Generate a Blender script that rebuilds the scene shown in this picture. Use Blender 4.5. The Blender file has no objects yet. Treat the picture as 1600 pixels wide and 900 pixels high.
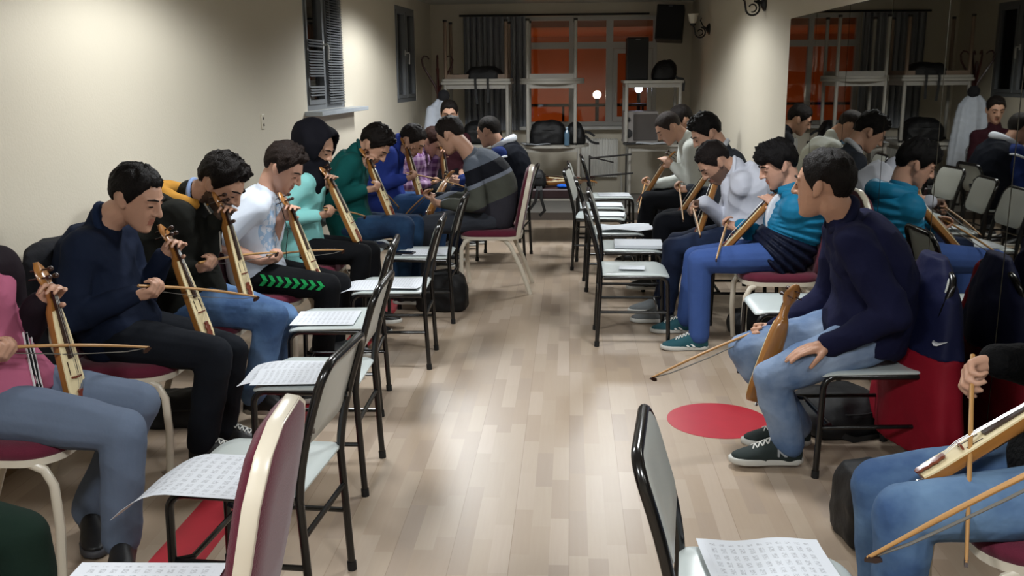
import bpy, math, random
import numpy as np
from math import sin, cos, pi, radians, sqrt, atan2
from mathutils import Vector, Matrix, noise as mnoise
random.seed(7)
S = bpy.context.scene
COL = S.collection

# ------------------------------------------------------------------ camera, world, light, exposure
F_PX, CAM_H = 1500.0, 1.58
CAM_YAW, CAM_PITCH, CAM_ROLL = radians(3.5344), radians(12.5598), radians(0.5)
fwd = Vector((-sin(CAM_YAW)*cos(CAM_PITCH), cos(CAM_YAW)*cos(CAM_PITCH), -sin(CAM_PITCH)))
r0 = Vector((cos(CAM_YAW), sin(CAM_YAW), 0)); u0 = r0.cross(fwd)
RGT = cos(CAM_ROLL)*r0 - sin(CAM_ROLL)*u0; UPV = sin(CAM_ROLL)*r0 + cos(CAM_ROLL)*u0
cd = bpy.data.cameras.new('camera'); cam = bpy.data.objects.new('camera', cd); COL.objects.link(cam)
cd.sensor_width = 36; cd.lens = F_PX/1600*36; cd.clip_start = 0.05; cd.clip_end = 200
M = Matrix(((RGT.x, UPV.x, -fwd.x, 0), (RGT.y, UPV.y, -fwd.y, 0), (RGT.z, UPV.z, -fwd.z, CAM_H), (0, 0, 0, 1)))
cam.matrix_world = M
S.camera = cam
S.view_settings.view_transform = 'Standard'; S.view_settings.look = 'None'
S.view_settings.gamma = 1; S.view_settings.use_curve_mapping = False
S.view_settings.exposure = 0.0
W = bpy.data.worlds.new('night'); S.world = W; W.use_nodes = True
W.node_tree.nodes['Background'].inputs[0].default_value = (0.012, 0.014, 0.022, 1)
W.node_tree.nodes['Background'].inputs[1].default_value = 0.6
CEIL = 2.43
LAMPS = [(-1.2, 0.6, 195), (0.75, 0.6, 195), (-1.25, 4.5, 150), (0.7, 4.4, 165), (-1.0, 8.7, 180), (0.4, 8.4, 160)]
LAMP_COL = (0.95, 0.985, 1.0)
LAMP_CONE = radians(158)
for i, (x, y, e) in enumerate(LAMPS):
    l = bpy.data.lights.new('ceiling_spot', 'SPOT'); l.energy = e*1.0; l.color = LAMP_COL
    l.spot_size = LAMP_CONE; l.spot_blend = .32; l.shadow_soft_size = 0.22
    o = bpy.data.objects.new('ceiling_spot', l); COL.objects.link(o); o.location = (x, y, CEIL-0.06)

def ray(px, py):
    return fwd + RGT*((px-800)/F_PX) - UPV*((py-450)/F_PX)
def P(px, py, Y=None, Z=None, X=None):
    d = ray(px, py)
    t = Y/d.y if Y is not None else ((Z-CAM_H)/d.z if Z is not None else X/d.x)
    return Vector((0, 0, CAM_H)) + d*t
V = Vector
Zu = V((0, 0, 1))

# ------------------------------------------------------------------ materials
def lin(h):
    h = h.lstrip('#'); c = [int(h[i:i+2], 16)/255 for i in (0, 2, 4)]
    return tuple((x/12.92 if x <= .04045 else ((x+.055)/1.055)**2.4) for x in c) + (1,)
def new_mat(name):
    m = bpy.data.materials.new(name); m.use_nodes = True
    nt = m.node_tree; return m, nt, nt.nodes['Principled BSDF']
MATS = {}
def mat(name, hexc, rough=.6, metal=0, var=.12, vscale=8, bump=0, bscale=60, spec=.5, coords='Object', sheen=0, stretch=None, coat=0):
    if name in MATS: return MATS[name]
    m, nt, b = new_mat(name); N, L = nt.nodes, nt.links
    c = lin(hexc)
    b.inputs['Roughness'].default_value = rough; b.inputs['Metallic'].default_value = metal
    b.inputs['Specular IOR Level'].default_value = spec
    if sheen: b.inputs['Sheen Weight'].default_value = sheen
    if coat: b.inputs['Coat Weight'].default_value = coat
    tc = N.new('ShaderNodeTexCoord'); src = tc.outputs[coords]
    if stretch:
        mp = N.new('ShaderNodeMapping'); mp.inputs['Scale'].default_value = stretch; L.new(src, mp.inputs[0]); src = mp.outputs[0]
    nz = N.new('ShaderNodeTexNoise'); nz.inputs['Scale'].default_value = vscale; nz.inputs['Detail'].default_value = 4
    L.new(src, nz.inputs['Vector'])
    mx = N.new('ShaderNodeMix'); mx.data_type = 'RGBA'
    mx.inputs[6].default_value = tuple(x*(1-var) for x in c[:3])+(1,); mx.inputs[7].default_value = tuple(min(1, x*(1+var)) for x in c[:3])+(1,)
    L.new(nz.outputs['Fac'], mx.inputs[0]); L.new(mx.outputs[2], b.inputs['Base Color'])
    if bump:
        n2 = N.new('ShaderNodeTexNoise'); n2.inputs['Scale'].default_value = bscale; n2.inputs['Detail'].default_value = 3
        L.new(src, n2.inputs['Vector'])
        bp = N.new('ShaderNodeBump'); bp.inputs['Strength'].default_value = bump; bp.inputs['Distance'].default_value = .01
        L.new(n2.outputs['Fac'], bp.inputs['Height']); L.new(bp.outputs[0], b.inputs['Normal'])
    MATS[name] = m; return m
def mth(nt, op, a, b=None, c=None):
    n = nt.nodes.new('ShaderNodeMath'); n.operation = op
    for i, v in enumerate((a, b, c)):
        if v is None: continue
        if isinstance(v, (int, float)): n.inputs[i].default_value = v
        else: nt.links.new(v, n.inputs[i])
    return n.outputs[0]
def mixc(nt, fac, a, b):
    n = nt.nodes.new('ShaderNodeMix'); n.data_type = 'RGBA'
    for i, v in ((0, fac), (6, a), (7, b)):
        if isinstance(v, (int, float, tuple)): n.inputs[i].default_value = v
        else: nt.links.new(v, n.inputs[i])
    return n.outputs[2]
def cloth(name, hexc, bump=.25, bscale=25, var=.12, rough=.85, vscale=6, sheen=0):
    return mat(name, hexc, rough=rough, var=var, vscale=vscale, bump=bump, bscale=bscale, spec=.12, sheen=sheen)
def denim(name, hexc, hex2, scale=5):
    if name in MATS: return MATS[name]
    m, nt, b = new_mat(name); tc = nt.nodes.new('ShaderNodeTexCoord')
    n1 = nt.nodes.new('ShaderNodeTexNoise'); n1.inputs['Scale'].default_value = scale; n1.inputs['Detail'].default_value = 5
    nt.links.new(tc.outputs['Object'], n1.inputs['Vector'])
    r = nt.nodes.new('ShaderNodeMapRange'); r.inputs[1].default_value = .38; r.inputs[2].default_value = .66
    nt.links.new(n1.outputs['Fac'], r.inputs[0])
    nt.links.new(mixc(nt, r.outputs[0], lin(hexc), lin(hex2)), b.inputs['Base Color'])
    b.inputs['Roughness'].default_value = .85; b.inputs['Specular IOR Level'].default_value = .2
    n2 = nt.nodes.new('ShaderNodeTexNoise'); n2.inputs['Scale'].default_value = 28; nt.links.new(tc.outputs['Object'], n2.inputs['Vector'])
    bp = nt.nodes.new('ShaderNodeBump'); bp.inputs['Strength'].default_value = .35; bp.inputs['Distance'].default_value = .01
    nt.links.new(n2.outputs['Fac'], bp.inputs['Height']); nt.links.new(bp.outputs[0], b.inputs['Normal'])
    MATS[name] = m; return m
def bands(name, stops, axis='Z', rough=.85, skew=0):
    """knitted bands by height: stops = [(z, hex), ...] constant from z upward"""
    m, nt, b = new_mat(name); tc = nt.nodes.new('ShaderNodeTexCoord'); sp = nt.nodes.new('ShaderNodeSeparateXYZ')
    nt.links.new(tc.outputs['Object'], sp.inputs[0])
    v = mth(nt, 'DIVIDE', mth(nt, 'MULTIPLY_ADD', sp.outputs['X'], skew, sp.outputs[axis]), 2.0)
    cr = nt.nodes.new('ShaderNodeValToRGB'); cr.color_ramp.interpolation = 'CONSTANT'
    els = cr.color_ramp.elements
    els[0].position = 0; els[0].color = lin(stops[0][1]); els[1].position = stops[1][0]/2; els[1].color = lin(stops[1][1])
    for z, h in stops[2:]:
        e = els.new(z/2); e.color = lin(h)
    nt.links.new(v, cr.inputs[0]); nt.links.new(cr.outputs[0], b.inputs['Base Color'])
    n2 = nt.nodes.new('ShaderNodeTexNoise'); n2.inputs['Scale'].default_value = 30; nt.links.new(tc.outputs['Object'], n2.inputs['Vector'])
    bp = nt.nodes.new('ShaderNodeBump'); bp.inputs['Strength'].default_value = .3; bp.inputs['Distance'].default_value = .01
    nt.links.new(n2.outputs['Fac'], bp.inputs['Height']); nt.links.new(bp.outputs[0], b.inputs['Normal'])
    b.inputs['Roughness'].default_value = rough; b.inputs['Specular IOR Level'].default_value = .2
    return m
def emis(name, hexc, st):
    m, nt, b = new_mat(name); b.inputs['Base Color'].default_value = lin(hexc)
    b.inputs['Emission Color'].default_value = lin(hexc); b.inputs['Emission Strength'].default_value = st; return m
def glass(name, tint=(.9, .93, .95, 1), refl=1.0):
    m, nt, b = new_mat(name); nt.nodes.remove(b); out = nt.nodes['Material Output']
    t = nt.nodes.new('ShaderNodeBsdfTransparent'); t.inputs[0].default_value = tint
    g = nt.nodes.new('ShaderNodeBsdfGlossy'); g.inputs['Roughness'].default_value = .02
    fr = nt.nodes.new('ShaderNodeFresnel'); fr.inputs[0].default_value = 1.5
    mx = nt.nodes.new('ShaderNodeMixShader'); nt.links.new(mth(nt, 'MULTIPLY', fr.outputs[0], refl), mx.inputs[0])
    nt.links.new(t.outputs[0], mx.inputs[1]); nt.links.new(g.outputs[0], mx.inputs[2]); nt.links.new(mx.outputs[0], out.inputs[0]); return m

# ------------------------------------------------------------------ mesh helpers
class MB:
    def __init__(s): s.v = []; s.f = []
    def add(s, vs, fs):
        k = len(s.v); s.v += [tuple(v) for v in vs]; s.f += [tuple(i+k for i in f) for f in fs]; return s
    def loft(s, rings, caps=True, closed=True):
        n = len(rings[0]); vs = [p for r in rings for p in r]; fs = []
        for i in range(len(rings)-1):
            for j in range(n if closed else n-1):
                a, b = i*n+j, i*n+(j+1) % n; fs.append((a, b, b+n, a+n))
        if caps:
            for i, flip in ((0, True), (len(rings)-1, False)):
                c = sum((V(p) for p in rings[i]), V((0, 0, 0)))/n; vs.append(c); ci = len(vs)-1
                for j in range(n):
                    a, b = i*n+j, i*n+(j+1) % n; fs.append((b, a, ci) if flip else (a, b, ci))
        return s.add(vs, fs)
    def tube(s, pts, r, n=10, caps=True):
        pts = [V(p) for p in pts]; m = len(pts)
        rs = [r]*m if isinstance(r, (int, float)) else r
        t0 = (pts[1]-pts[0]).normalized(); a = t0.orthogonal().normalized(); rings = []
        for i in range(m):
            t = (pts[min(i+1, m-1)]-pts[max(i-1, 0)]).normalized()
            a = (a-t*a.dot(t)).normalized(); b = t.cross(a)
            rings.append([pts[i]+(a*cos(2*pi*j/n)+b*sin(2*pi*j/n))*rs[i] for j in range(n)])
        return s.loft(rings, caps)
    def cap(s, a, b, ra, rb, n=14):
        """capsule / cone with round ends"""
        a, b = V(a), V(b); d = (b-a)
        if d.length < 1e-6: return s.ell(a, (ra, ra, ra))
        t = d.normalized(); x = t.orthogonal().normalized(); y = t.cross(x); rings = []
        prof = [(-ra*cos(q), ra*sin(q), 0) for q in (pi*.06, pi*.2, pi*.35)] + [(0, ra, 0), (0, (ra+rb)/2, .5), (0, rb, 1)] + [(rb*cos(q), rb*sin(q), 1) for q in (pi*.35, pi*.2, pi*.06)]
        for h, r, w in prof:
            c = a+d*w+t*h; rings.append([c+(x*cos(2*pi*j/n)+y*sin(2*pi*j/n))*r for j in range(n)])
        return s.loft(rings)
    def chain(s, pts, rs, n=14):
        for i in range(len(pts)-1): s.cap(pts[i], pts[i+1], rs[i], rs[i+1], n)
        return s
    def ell(s, c, r, M=None, nu=14, nv=9):
        c = V(c); rings = []
        for i in range(1, nv):
            ph = pi*i/nv; ring = []
            for j in range(nu):
                th = 2*pi*j/nu; p = V((r[0]*sin(ph)*cos(th), r[1]*sin(ph)*sin(th), -r[2]*cos(ph)))
                ring.append(c+(M @ p if M else p))
            rings.append(ring)
        return s.loft(rings)
    def box(s, c, d, M=None):
        c = V(c); vs = []
        for x in (-1, 1):
            for y in (-1, 1):
                for z in (-1, 1):
                    p = V((x*d[0]/2, y*d[1]/2, z*d[2]/2)); vs.append(c+(M @ p if M else p))
        return s.add(vs, [(0, 1, 3, 2), (4, 6, 7, 5), (0, 4, 5, 1), (2, 3, 7, 6), (0, 2, 6, 4), (1, 5, 7, 3)])
    def prism(s, outline, o, ex, ey, ez, h):
        """outline 2d in plane ex,ey at o, extruded h along ez"""
        o, ex, ey, ez = V(o), V(ex), V(ey), V(ez); n = len(outline)
        a = [o+ex*p[0]+ey*p[1] for p in outline]; b = [p+ez*h for p in a]
        return s.add(a+b, [tuple(range(n))[::-1], tuple(range(n, 2*n))]+[(i, (i+1) % n, n+(i+1) % n, n+i) for i in range(n)])
    def lathe(s, prof, c=(0, 0, 0), n=20, M=None):
        c = V(c); return s.loft([[c+(M @ V((r*cos(2*pi*j/n), r*sin(2*pi*j/n), z)) if M else V((r*cos(2*pi*j/n), r*sin(2*pi*j/n), z))) for j in range(n)] for r, z in prof])
    def mesh(s, name):
        me = bpy.data.meshes.new(name); me.from_pydata(s.v, [], s.f); me.validate(); me.update(); return me
def link(name, me, m=None, parent=None, smooth=True, ang=40, bevel=0, seg=2):
    if bevel:
        import bmesh
        bm = bmesh.new(); bm.from_mesh(me); bmesh.ops.remove_doubles(bm, verts=bm.verts, dist=1e-5)
        es = [e for e in bm.edges if len(e.link_faces) == 2 and e.calc_face_angle(0) > .5]
        bmesh.ops.bevel(bm, geom=es, offset=bevel, segments=seg, affect='EDGES', profile=.5, clamp_overlap=True)
        bm.to_mesh(me); bm.free()
    if smooth:
        me.shade_smooth(); me.set_sharp_from_angle(angle=radians(ang))
    for x in (m if isinstance(m, (list, tuple)) else [m]):
        if x: me.materials.append(x)
    o = bpy.data.objects.new(name, me); COL.objects.link(o)
    if parent: o.parent = parent
    return o
def fixn(me):
    import bmesh
    bm = bmesh.new(); bm.from_mesh(me); bmesh.ops.recalc_face_normals(bm, faces=bm.faces); bm.to_mesh(me); bm.free()
def obj(name, mb, m, parent=None, **k):
    me = mb.mesh(name); fixn(me); return link(name, me, m, parent, **k)
def tag(o, label, cat, group=None, kind=None):
    o['label'] = label; o['category'] = cat
    if group: o['group'] = group
    if kind: o['kind'] = kind
    return o
def empty(name, loc=(0, 0, 0), rz=0, label=None, cat=None, group=None):
    o = bpy.data.objects.new(name, None); COL.objects.link(o); o.location = loc; o.rotation_euler = (0, 0, rz)
    o.empty_display_size = .1
    if label: tag(o, label, cat, group)
    return o
def struct(name, mb, m, **k):
    o = obj(name, mb, m, **k); o['kind'] = 'structure'; return o
def copy_tree(o, parent=None):
    c = o.copy(); COL.objects.link(c)
    if parent: c.parent = parent
    for ch in list(o.children): copy_tree(ch, c)
    return c
def remesh(mb, vox, it=3, post=None):
    """fuse the overlapping closed pieces of mb into one continuous skin"""
    me = mb.mesh('tmp'); o = bpy.data.objects.new('tmp', me); COL.objects.link(o)
    md = o.modifiers.new('r', 'REMESH'); md.mode = 'VOXEL'; md.voxel_size = vox; md.adaptivity = 0
    if it:
        sm = o.modifiers.new('s', 'SMOOTH'); sm.factor = .5; sm.iterations = it
    dg = bpy.context.evaluated_depsgraph_get()
    out = bpy.data.meshes.new_from_object(o.evaluated_get(dg))
    bpy.data.objects.remove(o); bpy.data.meshes.remove(me)
    return out
def wrinkle(me, amp, freq=9, seed=0, stretch=(1, 1, 1)):
    n = len(me.vertices); co = np.empty(n*3, np.float32); me.vertices.foreach_get('co', co); co = co.reshape(-1, 3)
    no = np.empty(n*3, np.float32); me.vertices.foreach_get('normal', no); no = no.reshape(-1, 3)
    p = co*np.array(stretch)*freq + seed*3.7
    # folds: warped sines, ridged
    w = np.sin(p[:, 0]*2.1+1.3*np.sin(p[:, 1]*1.7+seed)+np.sin(p[:, 2]*1.1))
    w2 = np.sin(p[:, 2]*2.6+1.5*np.sin(p[:, 0]*1.3+2*seed)+1.2*np.sin(p[:, 1]*1.9))
    d = amp*(.55*(1-np.abs(w)*1.4)+.55*(1-np.abs(w2)*1.4))
    co = co+no*d[:, None]
    me.vertices.foreach_set('co', co.astype(np.float32).ravel()); me.update()
def organic(name, mb, m, parent, vox, it=3, amp=0, freq=9, seed=0, stretch=(1, 1, 1)):
    me = remesh(mb, vox, it)
    if amp: wrinkle(me, amp, freq, seed, stretch)
    me.shade_smooth()
    for x in (m if isinstance(m, (list, tuple)) else [m]): me.materials.append(x)
    o = bpy.data.objects.new(name, me); COL.objects.link(o)
    if parent: o.parent = parent
    return o
def rect_round(w, h, r, n=5, r2=None):
    """rounded rectangle outline centred at 0 ; r for top corners, r2 bottom"""
    r2 = r if r2 is None else r2; out = []
    for (cx, cy, rr, a0) in ((w/2-r, h/2-r, r, 0), (-w/2+r, h/2-r, r, pi/2), (-w/2+r2, -h/2+r2, r2, pi), (w/2-r2, -h/2+r2, r2, 1.5*pi)):
        for i in range(n+1):
            a = a0+pi/2*i/n; out.append((cx+rr*cos(a), cy+rr*sin(a)))
    return out
def arc(c, r, a0, a1, ex, ey, n=6):
    c, ex, ey = V(c), V(ex), V(ey)
    return [c+ex*(r*cos(a0+(a1-a0)*i/n))+ey*(r*sin(a0+(a1-a0)*i/n)) for i in range(n+1)]
# ------------------------------------------------------------------ room shell
YB, Y0 = 12.3, -1.6
def LWX(y): return -1.75-.062*(YB-y)          # left wall plane
def RWX(y): return 1.575-.0125*(y-5)          # right wall plane
M_WALL = mat('cream_wall', '#cdc5b4', rough=.42, var=.04, vscale=2, bump=.12, bscale=90, spec=.35)
M_CEIL = mat('ceiling_paint', '#c9c7bd', rough=.8, var=.03)
def floor_material():
    m, nt, b = new_mat('laminate_floor'); N, L = nt.nodes, nt.links
    tc = N.new('ShaderNodeTexCoord'); sp = N.new('ShaderNodeSeparateXYZ'); L.new(tc.outputs['Object'], sp.inputs[0])
    sx = mth(nt, 'DIVIDE', sp.outputs['X'], .066); ix = mth(nt, 'FLOOR', sx)
    wn = N.new('ShaderNodeTexWhiteNoise'); wn.noise_dimensions = '1D'; L.new(ix, wn.inputs['W'])
    y = mth(nt, 'ADD', sp.outputs['Y'], mth(nt, 'MULTIPLY', wn.outputs['Value'], 3.1))
    sy = mth(nt, 'DIVIDE', y, .34); iy = mth(nt, 'FLOOR', sy)
    cb = N.new('ShaderNodeCombineXYZ'); L.new(ix, cb.inputs[0]); L.new(iy, cb.inputs[1])
    w2 = N.new('ShaderNodeTexWhiteNoise'); w2.noise_dimensions = '2D'; L.new(cb.outputs[0], w2.inputs['Vector'])
    cr = N.new('ShaderNodeValToRGB'); L.new(w2.outputs['Value'], cr.inputs[0])
    e = cr.color_ramp.elements; e[0].position = 0; e[0].color = lin('#9d8d7e'); e[1].position = 1; e[1].color = lin('#b2a292')
    x = e.new(.35); x.color = lin('#a4927f'); x = e.new(.7); x.color = lin('#ab9b89')
    mp = N.new('ShaderNodeMapping'); mp.inputs['Scale'].default_value = (90, 5, 1); L.new(tc.outputs['Object'], mp.inputs[0])
    gr = N.new('ShaderNodeTexNoise'); gr.inputs['Scale'].default_value = 1; gr.inputs['Detail'].default_value = 4; L.new(mp.outputs[0], gr.inputs['Vector'])
    c = mixc(nt, mth(nt, 'MULTIPLY', gr.outputs['Fac'], .22), cr.outputs[0], lin('#8d7258'))
    # fine dark joint every third strip (plank edge)
    fx = mth(nt, 'FRACT', mth(nt, 'DIVIDE', sp.outputs['X'], .198)); jt = mth(nt, 'LESS_THAN', fx, .012)
    c = mixc(nt, mth(nt, 'MULTIPLY', jt, .45), c, lin('#6b543e'))
    L.new(c, b.inputs['Base Color']); b.inputs['Roughness'].default_value = .34; b.inputs['Specular IOR Level'].default_value = .36
    return m
M_FLOOR = floor_material()
struct('floor', MB().box((-.3, (YB+Y0)/2, -.05), (4.9, YB-Y0+.6, .1)), M_FLOOR, smooth=False)
struct('ceiling', MB().box((-.3, (YB+Y0)/2, CEIL+.05), (4.9, YB-Y0+.6, .1)), M_CEIL, smooth=False)
def wall(name, p0, p1, out, thick, holes, m, h=CEIL):
    p0, p1 = V((*p0, 0)), V((*p1, 0)); d = p1-p0; Ln = d.length; d.normalize(); out = V((*out, 0))
    xs = sorted({0, Ln, *[s for hh in holes for s in hh[:2]]}); mb = MB()
    def blk(a, b, z0, z1):
        c = p0+d*((a+b)/2)+out*(thick/2)+Zu*((z0+z1)/2); Mx = Matrix((d, out, Zu)).transposed()
        mb.box(c, (b-a, thick, z1-z0), Mx)
    for a, b in zip(xs, xs[1:]):
        hs = [h_ for h_ in holes if h_[0] <= a+1e-6 and h_[1] >= b-1e-6]
        if not hs: blk(a, b, 0, h)
        else:
            blk(a, b, 0, hs[0][2]); blk(a, b, hs[0][3], h)
    return struct(name, mb, m, smooth=False), p0, d
lw_out = V((-1, .062)).normalized(); lw_d = V((.062, 1)).normalized()
def lw_s(y): return (y-Y0)/lw_d.y
W1 = (lw_s(7.5), lw_s(8.5), 1.31, 2.30); W2 = (lw_s(10.45), lw_s(11.4), 1.285, 2.31)
wl, LP0, LD = wall('wall_left', (LWX(Y0), Y0), (LWX(YB+.3), YB+.3), lw_out, .3, [W1, W2], M_WALL)
wall('wall_right', (RWX(Y0), Y0), (RWX(YB+.3), YB+.3), V((1, .0125)).normalized(), .3, [], M_WALL)
bw0 = P(818, 25, Y=YB); bw1 = P(1024, 196, Y=YB)
WX0, WX1, WZ0, WZ1 = bw0.x, bw1.x, bw1.z, bw0.z-.01
wall('wall_back', (-2.2, YB), (2.0, YB), V((0, 1)), .25, [(WX0+2.2, WX1+2.2, WZ0, WZ1)], M_WALL)
wall('wall_front', (-3.2, Y0), (2.2, Y0), V((0, -1)), .2, [], M_WALL)
# raised platform at the far end of the room
M_PLAT = mat('grey_platform_covering', '#8a8782', rough=.6, var=.1)
M_PLATE = mat('dark_platform_edge', '#4a423c', rough=.6)
YP, ZP = 10.55, .08
o = struct('trim_1', MB().box((-.15, (YP+YB)/2+.02, ZP/2), (3.36, YB-YP-.02, ZP)), M_PLAT, smooth=False)
struct('trim_2', MB().box((-.15, YP-.0, ZP/2-.005), (3.36, .03, ZP+.012)), M_PLATE, smooth=False)
# skirting boards
M_SKIRT = mat('skirting', '#8b7355', rough=.45)
mb = MB(); d3 = V((LD.x, LD.y, 0)); n3 = V((-lw_out.x, -lw_out.y, 0))
mb.box(LP0+d3*((YP-Y0)/2)+n3*.008+Zu*.035, (YP-Y0-.1, .014, .07), Matrix((d3, n3, Zu)).transposed())
struct('baseboard_left', mb, M_SKIRT, smooth=False)
dr = V((-.0125, 1, 0)).normalized(); nr = V((-1, -.0125, 0)).normalized()
mb = MB(); mb.box(V((RWX((YP+Y0)/2), (YP+Y0)/2, .035))+nr*.008, (YP-Y0-.1, .014, .07), Matrix((dr, nr, Zu)).transposed())
struct('baseboard_right', mb, M_SKIRT, smooth=False)
# ceiling downlights (the fittings that hold the lamps)
M_LAMPW = emis('lamp_diffuser', '#fff4dd', 2.2); M_WHITE = mat('white_plastic', '#d9d8d2', rough=.4, var=.03)
proto = None
for i, (x, y, e) in enumerate(LAMPS):
    if proto is None:
        proto = empty('ceiling_downlight', (x, y, CEIL), label='round white ceiling downlight above the chairs', cat='ceiling light', group='ceiling downlights')
        obj('ring', MB().loft([[(r*cos(2*pi*j/24), r*sin(2*pi*j/24), z) for j in range(24)] for r, z in ((.13, 0), (.13, -.018), (.1, -.02), (.1, -.002))], caps=False), M_WHITE, proto)
        obj('diffuser', MB().lathe([(.098, -.003), (.098, -.006), (.05, -.007), (.002, -.007)], n=24), M_LAMPW, proto)
    else:
        c = copy_tree(proto); c.location = (x, y, CEIL)

# ------------------------------------------------------------------ windows
M_PVC = mat('white_pvc', '#bdbcb8', rough=.35, var=.03); M_GREYPVC = mat('grey_pvc', '#6d7073', rough=.4, var=.05)
M_GLASS = glass('window_glass'); M_DGLASS = glass('dark_glass', (.82, .84, .86, 1), 1.3)
M_CHROME = mat('chrome', '#c9c9c6', rough=.2, metal=1, var=.02)
M_SLAT = mat('blind_slat', '#5b5e61', rough=.4, var=.05)
def frame_rect(mb, o, ex, ez, ey, x0, x1, z0, z1, w, d):
    """rectangular frame bars of width w, depth d, in plane ex/ez"""
    Mx = Matrix((ex, ey, ez)).transposed(); o = V(o)
    def bar(a0, a1, b0, b1): mb.box(o+ex*((a0+a1)/2)+ez*((b0+b1)/2), (a1-a0, d, b1-b0), Mx)
    bar(x0, x0+w, z0, z1); bar(x1-w, x1, z0, z1); bar(x0+w, x1-w, z0, z0+w); bar(x0+w, x1-w, z1-w, z1)
def left_window(name, wn, blind, sill):
    s0, s1, z0, z1 = wn; o = LP0+V((lw_out.x, lw_out.y, 0))*.035; ex = d3; ey = n3; mid = (s0+s1)/2
    r = empty(name, (0, 0, 0)); r['kind'] = 'structure'
    mb = MB(); frame_rect(mb, o, ex, Zu, ey, s0, s1, z0, z1, .045, .06)
    Mx = Matrix((ex, ey, Zu)).transposed()
    mb.box(o+ex*mid+Zu*((z0+z1)/2), (.05, .06, z1-z0-.09), Mx)
    obj('window_frame', mb, M_GREYPVC, r, smooth=False)
    mb = MB()
    for a, b in ((s0+.045, mid-.025), (mid+.025, s1-.045)): frame_rect(mb, o+ey*.015, ex, Zu, ey, a+.002, b-.002, z0+.047, z1-.047, .035, .05)
    obj('sash', mb, M_GREYPVC, r, smooth=False)
    for a, b in ((s0+.08, mid-.06), (mid+.06, s1-.08)):
        obj('pane', MB().box(o+ex*((a+b)/2)+Zu*((z0+z1)/2), (b-a+.01, .006, z1-z0-.17), Mx), M_DGLASS, r, smooth=False)
    hd = o+ex*(mid-.07)+ey*.045+Zu*((z0+z1)/2+.02)
    mb = MB(); mb.box(hd, (.025, .012, .06), Mx); mb.tube([hd, hd+ey*.04, hd+ey*.045+Zu*(-.02), hd+ey*.04+Zu*(-.12)], .009, 8)
    obj('handle', mb, M_PVC, r)
    if blind:
        Mb = Mx @ Matrix.Rotation(radians(-40), 3, 'X')
        for a, b, segs in ((mid+.03, s1-.05, ((z0+.05, z1-.05),)), (s0+.05, mid-.09, ((z0+.12, z0+.20), (z0+.27, z0+.46), (z0+.50, z0+.55)))):
            mb = MB()
            for za, zb_ in segs:
                z = za
                while z < zb_: mb.box(o+ey*.052+ex*((a+b)/2)+Zu*z, (b-a, .020, .0012), Mb); z += .021
            obj('blind_slats', mb, M_SLAT, r, smooth=False)
        mb = MB()
        for q in (.62, .85): mb.tube([o+ey*.052+ex*(s0+(s1-s0)*q)+Zu*(z0+.03), o+ey*.052+ex*(s0+(s1-s0)*q)+Zu*(z1-.02)], .0015, 5)
        obj('blind_cord', mb, M_PVC, r)
    if sill:
        obj('window_sill', MB().box(LP0+ex*((s0+s1)/2+.10)+ey*.03+Zu*(z0-.018), (s1-s0+.34, .22, .034), Mx), mat('grey_marble_sill', '#a3aab0', rough=.3, var=.15, vscale=14), r, smooth=False, bevel=.004)
    return r
left_window('window_1', W1, True, True)
left_window('window_2', W2, False, False)
# the big window in the back wall
r = empty('window_3'); r['kind'] = 'structure'
ex, ey = V((1, 0, 0)), V((0, -1, 0)); o0 = V((0, YB+.06, 0)); ID = Matrix.Identity(3)
xm1 = P(893, 60, Y=YB).x; xm2 = P(953, 60, Y=YB).x; zt = P(900, 71, Y=YB).z
mb = MB(); frame_rect(mb, o0, ex, Zu, ey, WX0, WX1, WZ0, WZ1, .05, .07)
mb.box((xm1, YB+.06, (WZ0+WZ1)/2), (.06, .07, WZ1-WZ0-.1)); mb.box((xm2, YB+.06, (WZ0+WZ1)/2), (.085, .07, WZ1-WZ0-.1))
mb.box(((WX0+WX1)/2, YB+.055, zt), (WX1-WX0-.1, .066, .08))
obj('window_frame', mb, M_PVC, r, smooth=False)
mb = MB(); frame_rect(mb, o0+ey*.02, ex, Zu, ey, xm2+.045, WX1-.055, WZ0+.055, zt-.045, .055, .06); obj('sash', mb, M_PVC, r, smooth=False)
mb = MB(); h0 = V((xm2+.075, YB-.0, 1.33)); mb.box(h0, (.03, .015, .07)); mb.tube([h0, h0+ey*.04, h0+ey*.045+Zu*-.03, h0+ey*.04+Zu*-.13], .01, 8); obj('handle', mb, M_PVC, r)
for a, b in ((WX0+.05, xm1-.03), (xm1+.03, xm2-.042), (xm2+.042, WX1-.05)):
    for z0, z1 in ((WZ0+.05, zt-.04), (zt+.04, WZ1-.05)):
        obj('pane', MB().box(((a+b)/2, YB+.065, (z0+z1)/2), (b-a, .006, z1-z0)), M_GLASS, r, smooth=False)
obj('window_sill', MB().box(((WX0+WX1)/2, YB-.05, WZ0-.02), (WX1-WX0+.1, .22, .04)), M_PVC, r, smooth=False, bevel=.004)

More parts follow.
